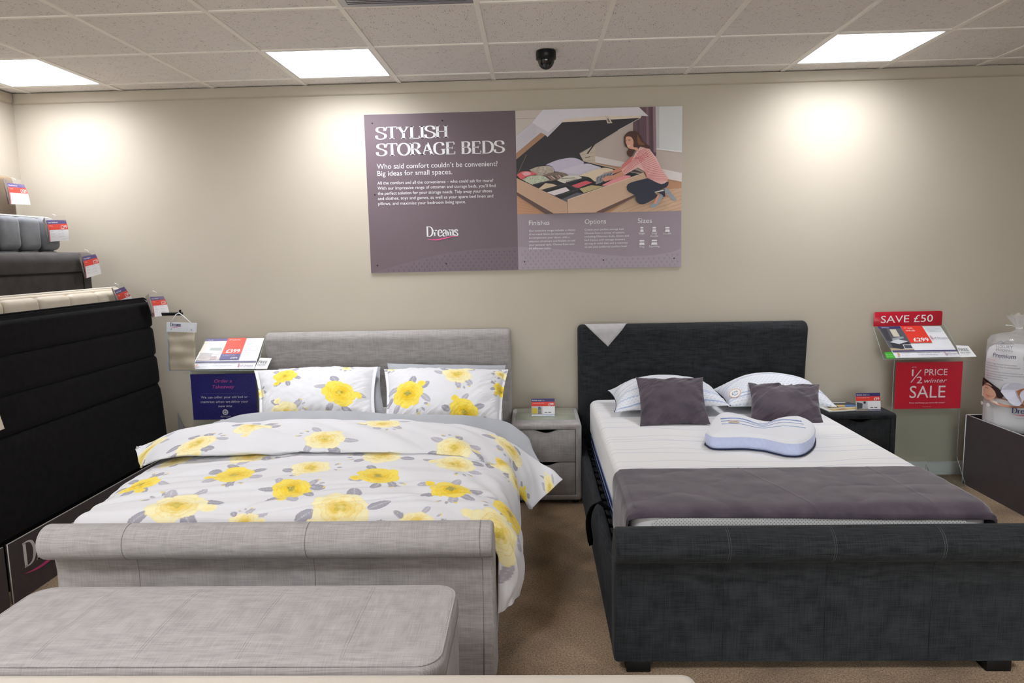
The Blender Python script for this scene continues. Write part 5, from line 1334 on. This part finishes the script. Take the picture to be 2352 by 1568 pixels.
def stand_left():
    y = -.15
    t = thing('sign_stand', 'clear acrylic sign stand holding the blue recycling sign', 'sign stand', (-2.0, -.18, 0), 'clear acrylic sign stands')
    A, B = atY(436, 850, y), atY(590, 850, y); x0, x1, zt = A[0], B[0], (A[2]+B[2])/2; zb = .165
    plate('upright_panel', [(x0, y, zb), (x1, y, zb), (x1, y, zt), (x0, y, zt)], (0, -1, 0), .004, M_ac, t)
    plate('foot_panel', [(x0, y-.11, .004), (x1, y-.11, .004), (x1, y, zb), (x0, y, zb)], (0, -.83, .55), .004, M_ac, t)
    for x in (x0, x1): edge('polished_edge', (x, y-.002, zb), (x, y-.002, zt), t); edge('polished_edge', (x, y-.112, .004), (x, y-.002, zb), t)
    bl, br, tr, tl = atY(436, 851, -.245), atY(588, 850, -.245), atY(609, 775, -.045), atY(473, 777, -.045)
    n = np.cross(br-bl, tl-bl); n /= np.linalg.norm(n)
    plate('sloping_shelf', [bl-n*.003, br-n*.003, tr-n*.003, tl-n*.003], n, .003, M_ac, t)
    edge('polished_edge', bl-n*.004, tl-n*.004, t); edge('polished_edge', br-n*.004, tr-n*.004, t); edge('polished_edge', bl-n*.004, br-n*.004, t, .0025)
    plate('shelf_support', [(x0, y-.09, zt), (x1, y-.09, zt), (x1, y, zt), (x0, y, zt)], (0, 0, 1), .003, M_ac, t)
    s0 = thing('takeaway_sign', 'deep blue Order a Takeaway recycling sign beside the floral pillow', 'sign', (-2.0, y, .6))
    P_ = lambda u, v: (float(atY(u, v, y-.004)[0]), float(atY(u, v, y-.004)[2]))
    a, b, c_, d = P_(445, 964), P_(592, 962), P_(587, 857), P_(437, 859)
    bx0, bx1, bz0, bz1 = (a[0]+d[0])/2, (b[0]+c_[0])/2, (a[1]+b[1])/2, (c_[1]+d[1])/2
    blue = NT('deep_blue_print'); f = blue.ramp(blue.noise(blue.obj(), 160, 1), .45, .6); blue.base(blue.mix(f, lin((38, 34, 104)), lin((50, 46, 122)))); blue.P(Roughness=.35)
    box('sign_board', bx0, bx1, y-.0055, y-.0042, bz0, bz1, blue.m, s0, r=0)
    s = Sheet(wallfn(y-.0056)); w, h = bx1-bx0, bz1-bz0; PK = (206, 88, 160); LT = (214, 212, 228)
    T = lambda body, cx, v0, wd, cap, c=LT, **k: s.text(body, bx0+w*cx, bz0+h*v0, h*cap, c, w=w*wd, align='c', **k)
    T('Order a', .50, .81, .27, .075, PK, shear=.22); T('Takeaway', .50, .685, .34, .075, PK, shear=.22)
    s.line([(bx0+w*.15, bz0+h*.575), (bx0+w*.85, bz0+h*.575)], .0012, (120, 116, 160))
    s.text('We can', bx0+w*.14, bz0+h*.47, h*.055, LT, w=w*.18); s.text('collect', bx0+w*.34, bz0+h*.47, h*.055, LT, w=w*.135, shear=.3); s.text('your old bed or', bx0+w*.495, bz0+h*.47, h*.055, LT, w=w*.37)
    s.text('mattress when we', bx0+w*.135, bz0+h*.37, h*.055, LT, w=w*.455); s.text('deliver', bx0+w*.605, bz0+h*.37, h*.055, LT, w=w*.145, shear=.3); s.text('your', bx0+w*.76, bz0+h*.37, h*.055, LT, w=w*.11)
    T('new one', .51, .275, .21, .055)
    cx, cz = bx0+w*.505, bz0+h*.165; s.disc(cx, cz, h*.062, (226, 226, 236), n=28)
    for k in range(3):
        a0 = math.radians(90+k*120); R_ = h*.032
        p = [(cx+R_*math.cos(a0+math.radians(q)), cz+R_*math.sin(a0+math.radians(q))) for q in (8, 40, 72)]; s.line(p, h*.016, (44, 40, 110))
        e_ = a0+math.radians(84); ex, ez = cx+R_*math.cos(e_), cz+R_*math.sin(e_); tq = e_+PI/2
        s.poly([(ex+h*.018*math.cos(tq), ez+h*.018*math.sin(tq)), (ex+h*.016*math.cos(e_), ez+h*.016*math.sin(e_)), (ex-h*.016*math.cos(e_), ez-h*.016*math.sin(e_))], (44, 40, 110))
    T('RECYCLING', .51, .055, .155, .033)
    s.build('printed_text', s0)
    p = thing('price_card', 'sloping price card for the pale bed marked at 399 pounds', 'price card', (-1.9, -.15, .9), 'sloping bed price cards')
    bl, br, tr, tl = atY(440, 848, -.243), atY(584, 847, -.243), atY(607, 776, -.048), atY(475, 778, -.048)
    n = np.cross(br-bl, tl-bl); n /= np.linalg.norm(n)
    plate('card', [bl+n*.001, br+n*.001, tr+n*.001, tl+n*.001], n, .001, plain((232, 232, 236), .4), p)
    s = Sheet(bilfn(bl+n*.001, br+n*.001, tr+n*.001, tl+n*.001)); NV = (104, 96, 140)
    s.rect(0, .91, .38, 1, NV); s.text('Lucia', .05, .935, .035, WHT, w=.08); s.rect(0, .28, .38, .91, (226, 224, 222)); s.poly([(0, .91), (.06, .91), (.04, .5), (0, .5)], (232, 222, 200))
    s.rect(0, .28, .38, .36, (214, 206, 196)); s.poly([(.02, .34), (.02, .52), (.22, .52), (.22, .36), (.12, .32)], (196, 190, 186)); s.poly([(.08, .52), (.14, .60), (.36, .58), (.30, .44), (.22, .50)], (226, 230, 226)); s.poly([(.14, .60), (.16, .68), (.34, .68), (.36, .58)], (180, 190, 184)); s.rect(.22, .29, .32, .40, (190, 172, 168))
    s.rect(.38, .47, .70, 1, (240, 92, 74)); s.text('4\u20326\u2033 double from', .41, .92, .035, WHT, w=.20); s.text('\u00a3399', .67, .51, .12, WHT, align='r', w=.23, bold=.04)
    s.rect(.38, .285, .70, .47, NV); s.text('As displayed 5\u2032 king', .41, .42, .025, WHT, w=.2); s.text('\u00a3499', .67, .31, .055, WHT, align='r', w=.11, bold=.03)
    s.rect(0, .20, 1, .235, NV); s.text('of Dreams', .97, .06, .055, (110, 80, 110), align='r', w=.2); s.line([(.745, .15), (.725, .12), (.755, .085), (.73, .05), (.755, .03)], .008, (60, 60, 110)); s.line([(.73, .15), (.755, .12), (.73, .085), (.76, .05), (.735, .03)], .008, (206, 60, 70))
    for k in range(7): s.text('Sizes and finishes', .74, .93-.07*k-(.03 if k > 2 else 0), .018, (150, 150, 156), w=.12+.08*(k % 2))
    s.text('Find your perfect mattress', .34, .12, .03, (150, 148, 170), w=.35); s.text('in the coloured zones', .34, .06, .03, (150, 148, 170), w=.30); s.disc(.07, .085, .022, (226, 190, 170), ry=.045); s.text('COMFORT', .12, .095, .025, (190, 188, 196), w=.13); s.text('by colour', .12, .045, .025, (190, 188, 196), w=.12)
    s.build('printed_face', p)
    tabs(p, atY(431, 835, -.215), atY(424.5, 849, -.247), atY(440, 848.5, -.246), atY(446, 834, -.215), [(597, 821.5, -.17), (624, 822.5, -.17), (613, 847, -.243), (584, 847, -.243)])
stand_left()

# ================================================================== PRINTED BIN AND WRAPPED TOPPER (right)
M_bin = soft('aubergine_printed_board', (62, 52, 54), (57, 48, 50), 20, rough=.5, bump=.02, spec=.35)
def bin_():
    t = thing('display_bin', 'dark aubergine display plinth with thin white edges at the right', 'plinth', (3.2, -.8, 0))
    X0, X1, Y0, Y1, Zt = 2.728, 3.75, -1.85, -.19, .448
    rim = plain((214, 214, 216), .4)
    box('side_panel', X0, X0+.006, Y0, Y1, .001, Zt, M_bin, t, r=0); box('side_panel', X1-.006, X1, Y0, Y1, .001, Zt, M_bin, t, r=0)
    box('end_panel', X0+.006, X1-.006, Y1-.006, Y1, .001, Zt, M_bin, t, r=0); box('end_panel', X0+.006, X1-.006, Y0, Y0+.006, .001, Zt, M_bin, t, r=0)
    for a, b in (((X0+.003, Y0, Zt), (X0+.003, Y1, Zt)), ((X0, Y1-.003, Zt), (X1, Y1-.003, Zt)), ((X1-.003, Y0, Zt), (X1-.003, Y1, Zt)), ((X0, Y0+.003, Zt), (X1, Y0+.003, Zt)), ((X0, Y1+.001, 0.002), (X0, Y1+.001, Zt))): tube('white_edge', [a, b], .0035, rim, t, seg=4)
    box('top', X0+.008, X1-.008, Y0+.008, Y1-.008, .385, .405, plain((16, 15, 16), .6), t, r=0)
    s = Sheet(lambda a, b, l: (X0-l, -a, b)); V = []; F = []
    k = 0; z = .03
    while z < .20:
        yy = .25+(.03 if k % 2 else 0)
        while yy < 1.8:
            if z < .05+.14*(yy-.2)/1.6+.05: b = len(V); V += [(yy, z-.02), (yy+.014, z), (yy, z+.02), (yy-.014, z)]; F.append([b, b+1, b+2, b+3])
            yy += .06
        z += .04; k += 1
    s.raw(V, F, (66, 56, 58)); s.build('printed_pattern', t)
bin_()
def pack():
    zb = .406; R_ = .155
    cx, cy = 2.900, -.362
    t = thing('wrapped_topper', 'rolled white mattress topper in a tied clear bag on the dark plinth', 'mattress topper', (cx, cy, zb))
    top = .905
    wob = lambda a, z: .02*math.sin(3*a+z*9)+.012*math.sin(7*a-z*14)
    lathe('roll', [(R_*.93, zb), (R_*.985, zb+.02), (R_, zb+.06), (R_, top-.12), (R_*.985, top-.05), (R_*.93, top-.015), (R_*.8, top), (R_*.5, top+.004), (R_*.2, top-.012)], cx, cy, soft('white_foam_and_ticking', (232, 230, 228), (222, 220, 220), 12, bump=.3), t, seg=64, wob=lambda a, z: .4*wob(a, z))
    f = plasticfilm('clear_bag_film')
    lathe('clear_bag', [(R_*.99, zb+.002), (R_*1.02, zb+.05), (R_*1.025, top-.08), (R_*1.02, top-.02), (R_*.99, top+.035), (R_*.86, top+.062), (R_*.55, top+.075), (.04, top+.085), (.018, top+.10), (.014, top+.112)], cx, cy, f, t, seg=80, wob=lambda a, z: (.02+.10*max(0, z-top)/.1)*math.sin(9*a+z*30)*.6+(.03*math.sin(4*a) if z > top else 0))
    V = []; F = []; n = 40; neck = top+.112; tw = .085
    for i in range(7):
        fz = i/6
        for k in range(n+1):
            a = 2*PI*k/n; rr = .012+(.050*fz)*(1+.35*math.sin(5*a))
            V.append((cx-.015*fz+rr*math.cos(a)*1.0, cy+rr*math.sin(a)*.6, neck-.005+tw*fz*(1+.12*math.sin(7*a))))
    for i in range(6):
        for k in range(n): q = i*(n+1)+k; F.append([q, q+1, q+n+2, q+n+1])
    obj('gathered_top', V, F, f, t)
    tube('cable_tie', [(cx+.017*math.cos(2*PI*k/12), cy+.017*math.sin(2*PI*k/12), neck-.002) for k in range(12)], .003, plain((232, 232, 232), .4), t, seg=5, closed=True)
    tube('cable_tie', [(cx-.015, cy-.01, neck), (cx-.06, cy-.02, neck+.018), (cx-.095, cy-.02, neck+.020)], .0025, plain((236, 236, 236), .4), t, seg=5)
    # printed wrap on the cylinder, x = arc length from the left silhouette
    a0 = math.atan2(-(cy-CAM[1]), -(cx-CAM[0]))-PI/2+.30
    def fn(a, b, l):
        th = a0+a/R_; r = R_*1.028+.002+l*3
        return (cx+r*math.cos(th), cy+r*math.sin(th), zb+b+.045)
    s = Sheet(fn, .0002)
    DKT = (70, 76, 104)
    s.poly([(.088, .475), (.11, .50), (.125, .488), (.145, .502), (.172, .484)], (198, 198, 204)); s.line([(.085, .475), (.11, .50), (.125, .488), (.145, .502), (.178, .482)], .0018, (140, 142, 150))
    s.text('LUXURY', .088, .458, .018, (140, 142, 150), w=.085); s.text('BEDDING', .088, .438, .015, (140, 142, 150), w=.085); s.line([(.085, .431), (.175, .431)], .0012, (150, 150, 156))
    s.text('Premium', .073, .400, .026, DKT, w=.118, shear=.12)
    s.rect(.226, .392, .31, .414, (130, 128, 134), nx=6); s.text('SINGLE', .234, .397, .013, (230, 230, 230), w=.055)
    s.text('with memory foam', .035, .378, .007, (226, 130, 150), w=.055)
    for k, (l, w) in enumerate((('3cm layer of High Density Memory foam', .175), ('Wave profile aids air flow for personalised', .19), ('comfort and support', .09), ('Moulds to the individual contours of your body', .205), ('Pressure relieving properties can aid circulation', .215), ('Quilted soft touch knitted cover', .14), ('Depth zoned comfort grade', .12))): s.text(l, .022, .356-.0145*k-(.004 if k > 2 else 0), .0085, (110, 108, 128), w=w)
    sub = lambda pts, c: s.poly([tuple(v) for v in smoothline(list(pts)+[pts[0]], 36)[0]], c)
    s.poly([(.005, .150), (.006, .215), (.30, .180), (.30, .108), (.146, .112), (.10, .128), (.05, .140)], (226, 208, 196))
    sub([(.045, .150), (.12, .165), (.20, .145), (.26, .120), (.16, .112), (.09, .126)], (190, 130, 102))
    sub([(.020, .160), (.022, .215), (.060, .238), (.098, .210), (.112, .170), (.085, .140), (.045, .140)], (212, 164, 140))
    sub([(.006, .235), (.012, .262), (.04, .258), (.08, .240), (.125, .215), (.150, .185), (.140, .160), (.118, .162), (.105, .195), (.070, .222), (.035, .225), (.014, .205), (.006, .215)], (52, 34, 36))
    s.line([(.040, .205), (.052, .209), (.064, .204)], .0028, (86, 54, 48)); s.line([(.026, .186), (.032, .190)], .0024, (86, 54, 48)); s.line([(.052, .165), (.066, .160), (.078, .164)], .0035, (172, 88, 82)); s.line([(.040, .196), (.040, .180), (.048, .176)], .0016, (176, 124, 102))
    sub([(.135, .200), (.150, .245), (.185, .258), (.235, .250), (.245, .205), (.232, .150), (.215, .126), (.185, .135), (.165, .160)], (214, 214, 230))
    sub([(.200, .212), (.235, .232), (.290, .225), (.32, .185), (.32, .130), (.262, .120), (.232, .140), (.210, .180)], (184, 124, 92)); s.line([(.200, .212), (.214, .175), (.234, .140)], .003, (188, 188, 206))
    s.logo(.190, .082, .105, (52, 54, 98), (214, 80, 120)); s.text('Rest easy, sleep deep', .205, .050, .006, (130, 130, 140), w=.07)
    for a in (.030, .078): s.disc(a, .108, .0115, (196, 196, 204)); s.disc(a, .108, .0100, (230, 230, 230)); s.text('10', a, .105, .006, (150, 150, 160), align='c')
    s.build('printed_wrap', t)
pack()

# ================================================================== STEPPED HEADBOARDS (left)
M_black = soft('black_fabric', (24, 22, 22), (18, 17, 18), 30, bump=.5, bscale=500, sheen=.03, spec=.1)
def hb_shell(name, M, x, y0, y1, z0, z1, th, r, parent, lean=0.0, seg=5):
    """upright padded panel facing +x"""
    bm = bmesh.new(); bm_box(bm, x-th, x, y0, y1, z0, z1, r, seg)
    for v in bm.verts: v.co.x -= lean*(v.co.z-z0)
    return from_bm(name, bm, M, parent, angle=60)
def channel(name, M, x, y0, y1, zs, th, parent, lean, z00, bulge=.022, edge=.05):
    """one mesh of horizontal padded channels: bulging front cut by seam grooves"""
    zs = sorted(zs); ny = 60; prof = []
    for a, b in zip(zs[:-1], zs[1:]):
        for k in range(14):
            f = k/13; prof.append((a+(b-a)*f, bulge*(1-(2*f-1)**6)**.5 if 0 < f < 1 else 0.0))
    G = np.zeros((ny, len(prof), 3))
    for i in range(ny):
        y = y0+(y1-y0)*i/(ny-1); s_ = min(1, (y-y0)/edge, (y1-y)/edge); s_ = max(0, s_); ef = (1-(1-s_)**2.2)
        for j, (z, d) in enumerate(prof): G[i, j] = (x-lean*(z-z00)+(d-.001)*1.0*(.15+.85*ef)-.030*(1-ef), y, z)
    return grid_obj(name, G, M, parent)
Mp = plain((196, 190, 178), .6)
def rack():
    t = thing('display_rack', 'black stepped display rack carrying the headboards', 'display rack', (-2.75, -1.0, 0))
    k = plain((15, 15, 16), .6)
    for y in (-.40, -1.55):
        bm = bmesh.new()
        for x, z in ((-2.49, 1.05), (-2.68, 1.15), (-2.88, 1.32), (-3.07, 1.55), (-3.27, 1.80)): bm_box(bm, x-.012, x+.012, y-.03, y+.03, 0, z)
        bm_box(bm, -3.28, -2.48, y-.03, y+.03, .02, .06); bm_box(bm, -3.28, -2.48, y-.03, y+.03, .20, .24)
        from_bm('support_frame', bm, k, t, smooth=False)
    plate('side_brace', [(-2.43, -.03, .50), (-2.35, -.03, .26), (-2.30, -.03, .05), (-2.44, -.03, .05)], (0, -1, 0), .004, plain((150, 148, 150), .5), t)
rack()
# brown
hb = thing('headboard', 'brown suede headboard, highest of the stepped headboards', 'headboard', (-3.2, -1, 1.8), 'stepped display headboards')
hb_shell('padded_panel', soft('brown_suede', (122, 100, 74), (108, 88, 64), 7, bump=.4, bscale=200, sheen=.4), -3.175, -1.8, -.30, 1.42, 2.052, .09, .03, hb)
# grey puffed
hb = thing('headboard', 'light grey headboard of square puffed pads, second from the top', 'headboard', (-3.0, -1, 1.6), 'stepped display headboards')
M_gh = soft('mid_grey_felt', (136, 137, 140), (124, 125, 129), 12, bump=.4)
hb_shell('backing_panel', M_gh, -3.0, -1.76, -.262, 1.20, 1.792, .05, .012, hb)
for r_ in range(2):
    for c in range(9):
        y1 = -.262-c*.166; z1 = 1.795-r_*.198
        hb_shell('pad', M_gh, -2.945, y1-.165, y1-.002, z1-.196, z1-.002, .075, .036, hb, seg=5)
tube('piping', [(-3.02, -1.76, 1.80), (-3.02, -.27, 1.80), (-3.0, -.262, 1.79)], .006, plain((208, 206, 200), .7), hb)
# dark grey roll-top
hb = thing('headboard', 'dark grey headboard with a rolled top, third of the stepped row', 'headboard', (-2.8, -1, 1.4), 'stepped display headboards')
M_dg = soft('dark_grey_felt', (72, 67, 65), (63, 58, 57), 14, bump=.5)
prof = [(-2.86, 1.0), (-2.775, 1.0), (-2.775, 1.46)]+arc(-2.795, 1.522, .062, -62, 170, 16)+[(-2.86, 1.50)]
extrude('padded_panel', prof, -1.78, -.262, M_dg, hb, r=.02, axis='y')
tube('seam', [(-2.767, -1.75, 1.462), (-2.767, -.285, 1.462)], .005, plain((24, 22, 22), .9), hb); tube('seam', [(-2.774, -.355, 1.46), (-2.774, -.355, 1.0)], .003, plain((24, 22, 22), .9), hb)
# cream
hb = thing('headboard', 'cream leather headboard with rounded panels behind the black one', 'headboard', (-2.6, -1, 1.2), 'stepped display headboards')
M_cr = soft('cream_faux_leather', (216, 204, 184), (208, 196, 176), 10, rough=.5, bump=.08, spec=.4)
hb_shell('backing_panel', M_cr, -2.60, -1.78, -.262, .80, 1.358, .06, .014, hb)
for c in range(6):
    y1 = -.262-.06-c*.245
    hb_shell('pad', M_cr, -2.545, y1-.243, y1, .90, 1.348, .07, .034, hb)
hb_shell('pad', M_cr, -2.55, -.318, -.266, .90, 1.342, .06, .024, hb)
tube('piping', [(-2.632, -1.77, 1.362), (-2.632, -.275, 1.362), (-2.62, -.264, 1.355)], .005, plain((226, 218, 204), .6), hb)
# black channelled
hb = thing('headboard', 'black fabric headboard with horizontal channels, lowest and nearest of the stepped row', 'headboard', (-2.4, -1, .9), 'stepped display headboards')
hb_shell('padded_panel', M_black, -2.378, -1.80, -.262, .10, 1.290, .085, .035, hb, lean=.042, seg=5)
channel('channelled_front', M_black, -2.372, -1.795, -.267, (.30, .75, .93, 1.11, 1.268), .02, hb, .045, .285, bulge=.020, edge=.05)
tube('piping', [(-2.442, -1.78, 1.292), (-2.442, -.30, 1.292), (-2.43, -.268, 1.275)], .005, M_black, hb)
# base panels with the word mark
def base_panel(y0, y1, logo, label):
    t = thing('base_panel', label, 'display board', (-2.37, (y0+y1)/2, 0), 'dark printed base boards')
    x = -2.362
    box('board', x-.012, x, y0, y1, .002, .281, M_bin, t, r=0)
    tube('white_edge', [(x-.004, y0, .281), (x-.004, y1, .281)], .0022, Mp, t, seg=4); tube('white_edge', [(x-.002, y0, .003), (x-.002, y0, .281)], .003, Mp, t, seg=4)
    s = Sheet(lambda a, b, l: (x+l, a, b)); V = []; F = []
    k = 0; z = .02
    while z < .26:
        yy = y0+.03+(.02 if k % 2 else 0)
        while yy < y1-.03:
            if z < .17+.04*math.sin(yy*5): b = len(V); V += [(yy, z-.013), (yy+.011, z), (yy, z+.013), (yy-.011, z)]; F.append([b, b+1, b+2, b+3])
            yy += .04
        z += .025; k += 1
    s.raw(V, F, (66, 56, 54))
    if logo: s.logo(float(atX(57, 1307, x)[1]), .137, .37, (206, 200, 196), (196, 66, 122))
    s.build('printed_pattern', t)
base_panel(-1.688, -.12, True, 'dark printed base board with the large white word mark under the headboards')
base_panel(-3.2, -1.712, False, 'dark printed base board at the left edge of the view')

M_sleeve = acrylic('clear_sleeve', (.93, .92, .93), .6)
def hb_tag(label, x, TL, TR, BR, BL, SL, price, name, dx=(0, 0, .0, .0), w2=0.0):
    """card in a clear sleeve hung over the end of a headboard; SL: the sleeve's outer left edge, top and bottom"""
    tl, tr, br, bl = (atX(u, v, x+d) for (u, v), d in zip((TL, TR, BR, BL), dx)); sl, sb = atX(*SL[0], x), atX(*SL[1], x)
    t = thing('price_tag', label, 'price tag', tuple((tl+br)/2), 'headboard price tags')
    up = (tl-bl); up /= np.linalg.norm(up)
    n = np.cross(br-bl, tl-bl); n /= np.linalg.norm(n); bend = .006
    fn = bilfn(bl, br, tr, tl, bend)
    c = Sheet(fn, .0003); c.rect(0, 0, 1, 1, (230, 229, 232), ny=10, lift=0); c.rect(0, 0, 1, 1, (226, 225, 228), ny=10, lift=-.0015); o = c.build('card', t)
    s = Sheet(fn, .0003)
    s.rect(0, .81, 1, 1, (88, 76, 124), ny=4); s.rect(0, .54, 1, .81, (214, 68, 54), ny=4); s.rect(0, 0, .035, .81, (206, 74, 70), ny=6)
    s.text(name, .06, .865, .065, (228, 226, 234), w=.48, bold=.02); s.text('5\u2032 king', .06, .71, .055, (236, 200, 196), w=.17); s.text('\u00a3'+price, .95, .575, .17, (240, 236, 238), align='r', w=.33)
    for k in range(3): s.text('Available', .07, .47-.13*k, .035, (150, 150, 156), w=.15+.06*(k % 2)); s.line([(.06, .44-.13*k), (.94, .44-.13*k)], .004, (200, 200, 204)); s.text('\u00a3199', .46, .44-.13*k+.01, .035, (130, 130, 136), w=.07); s.text('sizes', .58, .47-.13*k, .035, (150, 150, 156), w=.13)
    s.text('Ask in store for details', .94, .07, .025, (150, 150, 156), align='r', w=.30)
    s.build('printed_face', t)
    g = Sheet(bilfn(bl-(br-bl)*.06-n*.004, br+(br-bl)*.03-n*.004, tr+(tr-tl)*.03+up*.028-n*.004, tl-(tr-tl)*.06+up*.028-n*.004, bend)); g.rect(0, 0, 1, 1, M_sleeve, ny=10, lift=0)
    g.build('sleeve', t)
    g2 = plate('sleeve_pleat', [sl, sb, bl-(br-bl)*.04, tl-(tr-tl)*.04+up*.02], n, .0008, plain((128, 118, 116), .25, .6), t)
    m_ = (tl+tr)/2+up*.022+n*.004; tube('hanging_tie', [m_, m_+up*.006-np.array([.006, 0, -.002]), m_+up*.010-np.array([.022, 0, -.004])], .0016, plain((232, 230, 226), .5), t, seg=5)
hb_tag('price tag at 329 pounds hanging on the brown headboard', -3.13, (15.2, 419.7), (54.9, 423.8), (70, 470), (24, 468.4), ((7, 410), (18.7, 468.8)), '329', 'Burrell Headboard', dx=(0, 0, .035, .02))
hb_tag('price tag at 299 pounds hanging on the light grey puffed headboard', -2.925, (105.6, 506), (150.8, 504.8), (158.4, 551.6), (114, 555), ((98, 506), (111, 554.5)), '299', 'Lunar Headboard', dx=(0, 0, .02, .01))
hb_tag('price tag at 279 pounds hanging on the dark grey roll top headboard', -2.715, (188, 590), (219, 582.9), (232.7, 628.5), (197.5, 638.9), ((180, 582.5), (194, 639)), '279', 'Torino Headboard', dx=(0, 0, .02, .01))
hb_tag('price tag at 249 pounds half hidden behind the black headboard', -2.515, (262, 666.8), (285, 658), (312, 704), (281, 716), ((256, 662), (276, 716)), '249', 'Sorrento Headboard', dx=(0, 0, .015, .005))
hb_tag('price tag at 229 pounds hanging on the black channelled headboard', -2.345, (344, 681.7), (375.4, 680), (389.6, 722.6), (354, 728), ((334, 680), (350, 728.5)), '229', 'Hudson Headboard', dx=(-.02, -.02, .03, .01))
# pale tag cut by the left edge of the view
q = [atX(u, v, -2.352) for u, v in ((-46, 948), (-1, 950), (10.5, 984), (-40, 1005))]
g_ = plate('swatch_tag', [q[3], q[2], q[1], q[0]], (1, 0, 0), .002, plain((214, 200, 184), .6), None); tag(g_, 'pale paper tag on the black headboard, cut off at the left edge', 'tag')

# fabric swatch hanging from a black arm
def swatch():
    y = -.315
    a = thing('hanging_bracket', 'short black bracket sticking out beside the black headboard', 'bracket', tuple(atY(412, 722, y)))
    p0, p1 = atY(372, 722, y), atY(418, 721, y)
    box('bar', p0[0]-.10, p1[0], y+.004, y+.016, p1[2]-.009, p1[2]+.010, plain((10, 10, 12), .35), a, r=.002)
    c = atY(412, 717, y); extrude('knob', arc(c[0], y+.01, .007, 0, 330, 11), p1[2]+.008, c[2]+.016, plain((10, 10, 12), .35), a, r=.002, axis='z', seg=2)
    t = thing('fabric_swatch', 'beige fabric sample book hanging on a white cord from the black arm', 'fabric sample', tuple(atY(417, 800, y)))
    P_ = lambda u, v, yy=y: atY(u, v, yy)
    h1 = [P_(384.5, 761), P_(452, 762.5), P_(453, 741), P_(384.5, 739)]
    plate('header', [p+np.array([0, -.010, 0]) for p in h1], (0, -1, 0), .004, plain((230, 231, 236), .4), t)
    s = Sheet(bilfn(*[p+np.array([0, -.0102, 0]) for p in h1])); 
    for k in range(5): s.line([(.45+.1*k, .02), (.5+.1*k, .3), (.58+.1*k, .5), (.62+.1*k, .3), (.58+.1*k, .1)], .012, (214, 215, 222))
    s.logo(.13, .60, .36, (56, 56, 100), (206, 60, 120), asp=3.2); s.disc(.165, .28, .018, (130, 132, 128), ry=.07); s.disc(.85, .24, .018, (130, 132, 128), ry=.07)
    s.build('printed_header', t)
    nx, nz = 12, 24; G = np.zeros((nx, nz, 3)); a0, a1, b0, b1 = P_(386.5, 760), P_(449.5, 761), P_(390, 851), P_(450, 850.5)
    for i in range(nx):
        for j in range(nz):
            f, g = i/(nx-1), j/(nz-1); p = (a0*(1-f)+a1*f)*(1-g)+(b0*(1-f)+b1*f)*g
            G[i, j] = p+np.array([0, -.008+.006*math.sin(g*9)*math.sin(f*5)+.003*math.sin(g*21), 0])
    grid_obj('fabric_leaf', G, soft('beige_plain_weave', (190, 178, 158), (184, 172, 152), 20, bump=.4), t, thick=.002)
    bb = [P_(384, 853), P_(440, 852), P_(442, 744), P_(381, 744)]
    plate('backing_board', [p+np.array([0, .004, 0]) for p in bb], (0, -1, 0), .003, plain((186, 192, 206), .5), t)
    top = P_(412, 720); tube('cord', [P_(394, 741)+np.array([0, -.01, 0]), P_(405, 722)+np.array([0, -.004, 0]), top+np.array([0, -.003, .004]), P_(420, 724)+np.array([0, -.004, 0]), P_(441, 742)+np.array([0, -.01, 0])], .0032, plain((232, 232, 232), .6), t, seg=6)
swatch()
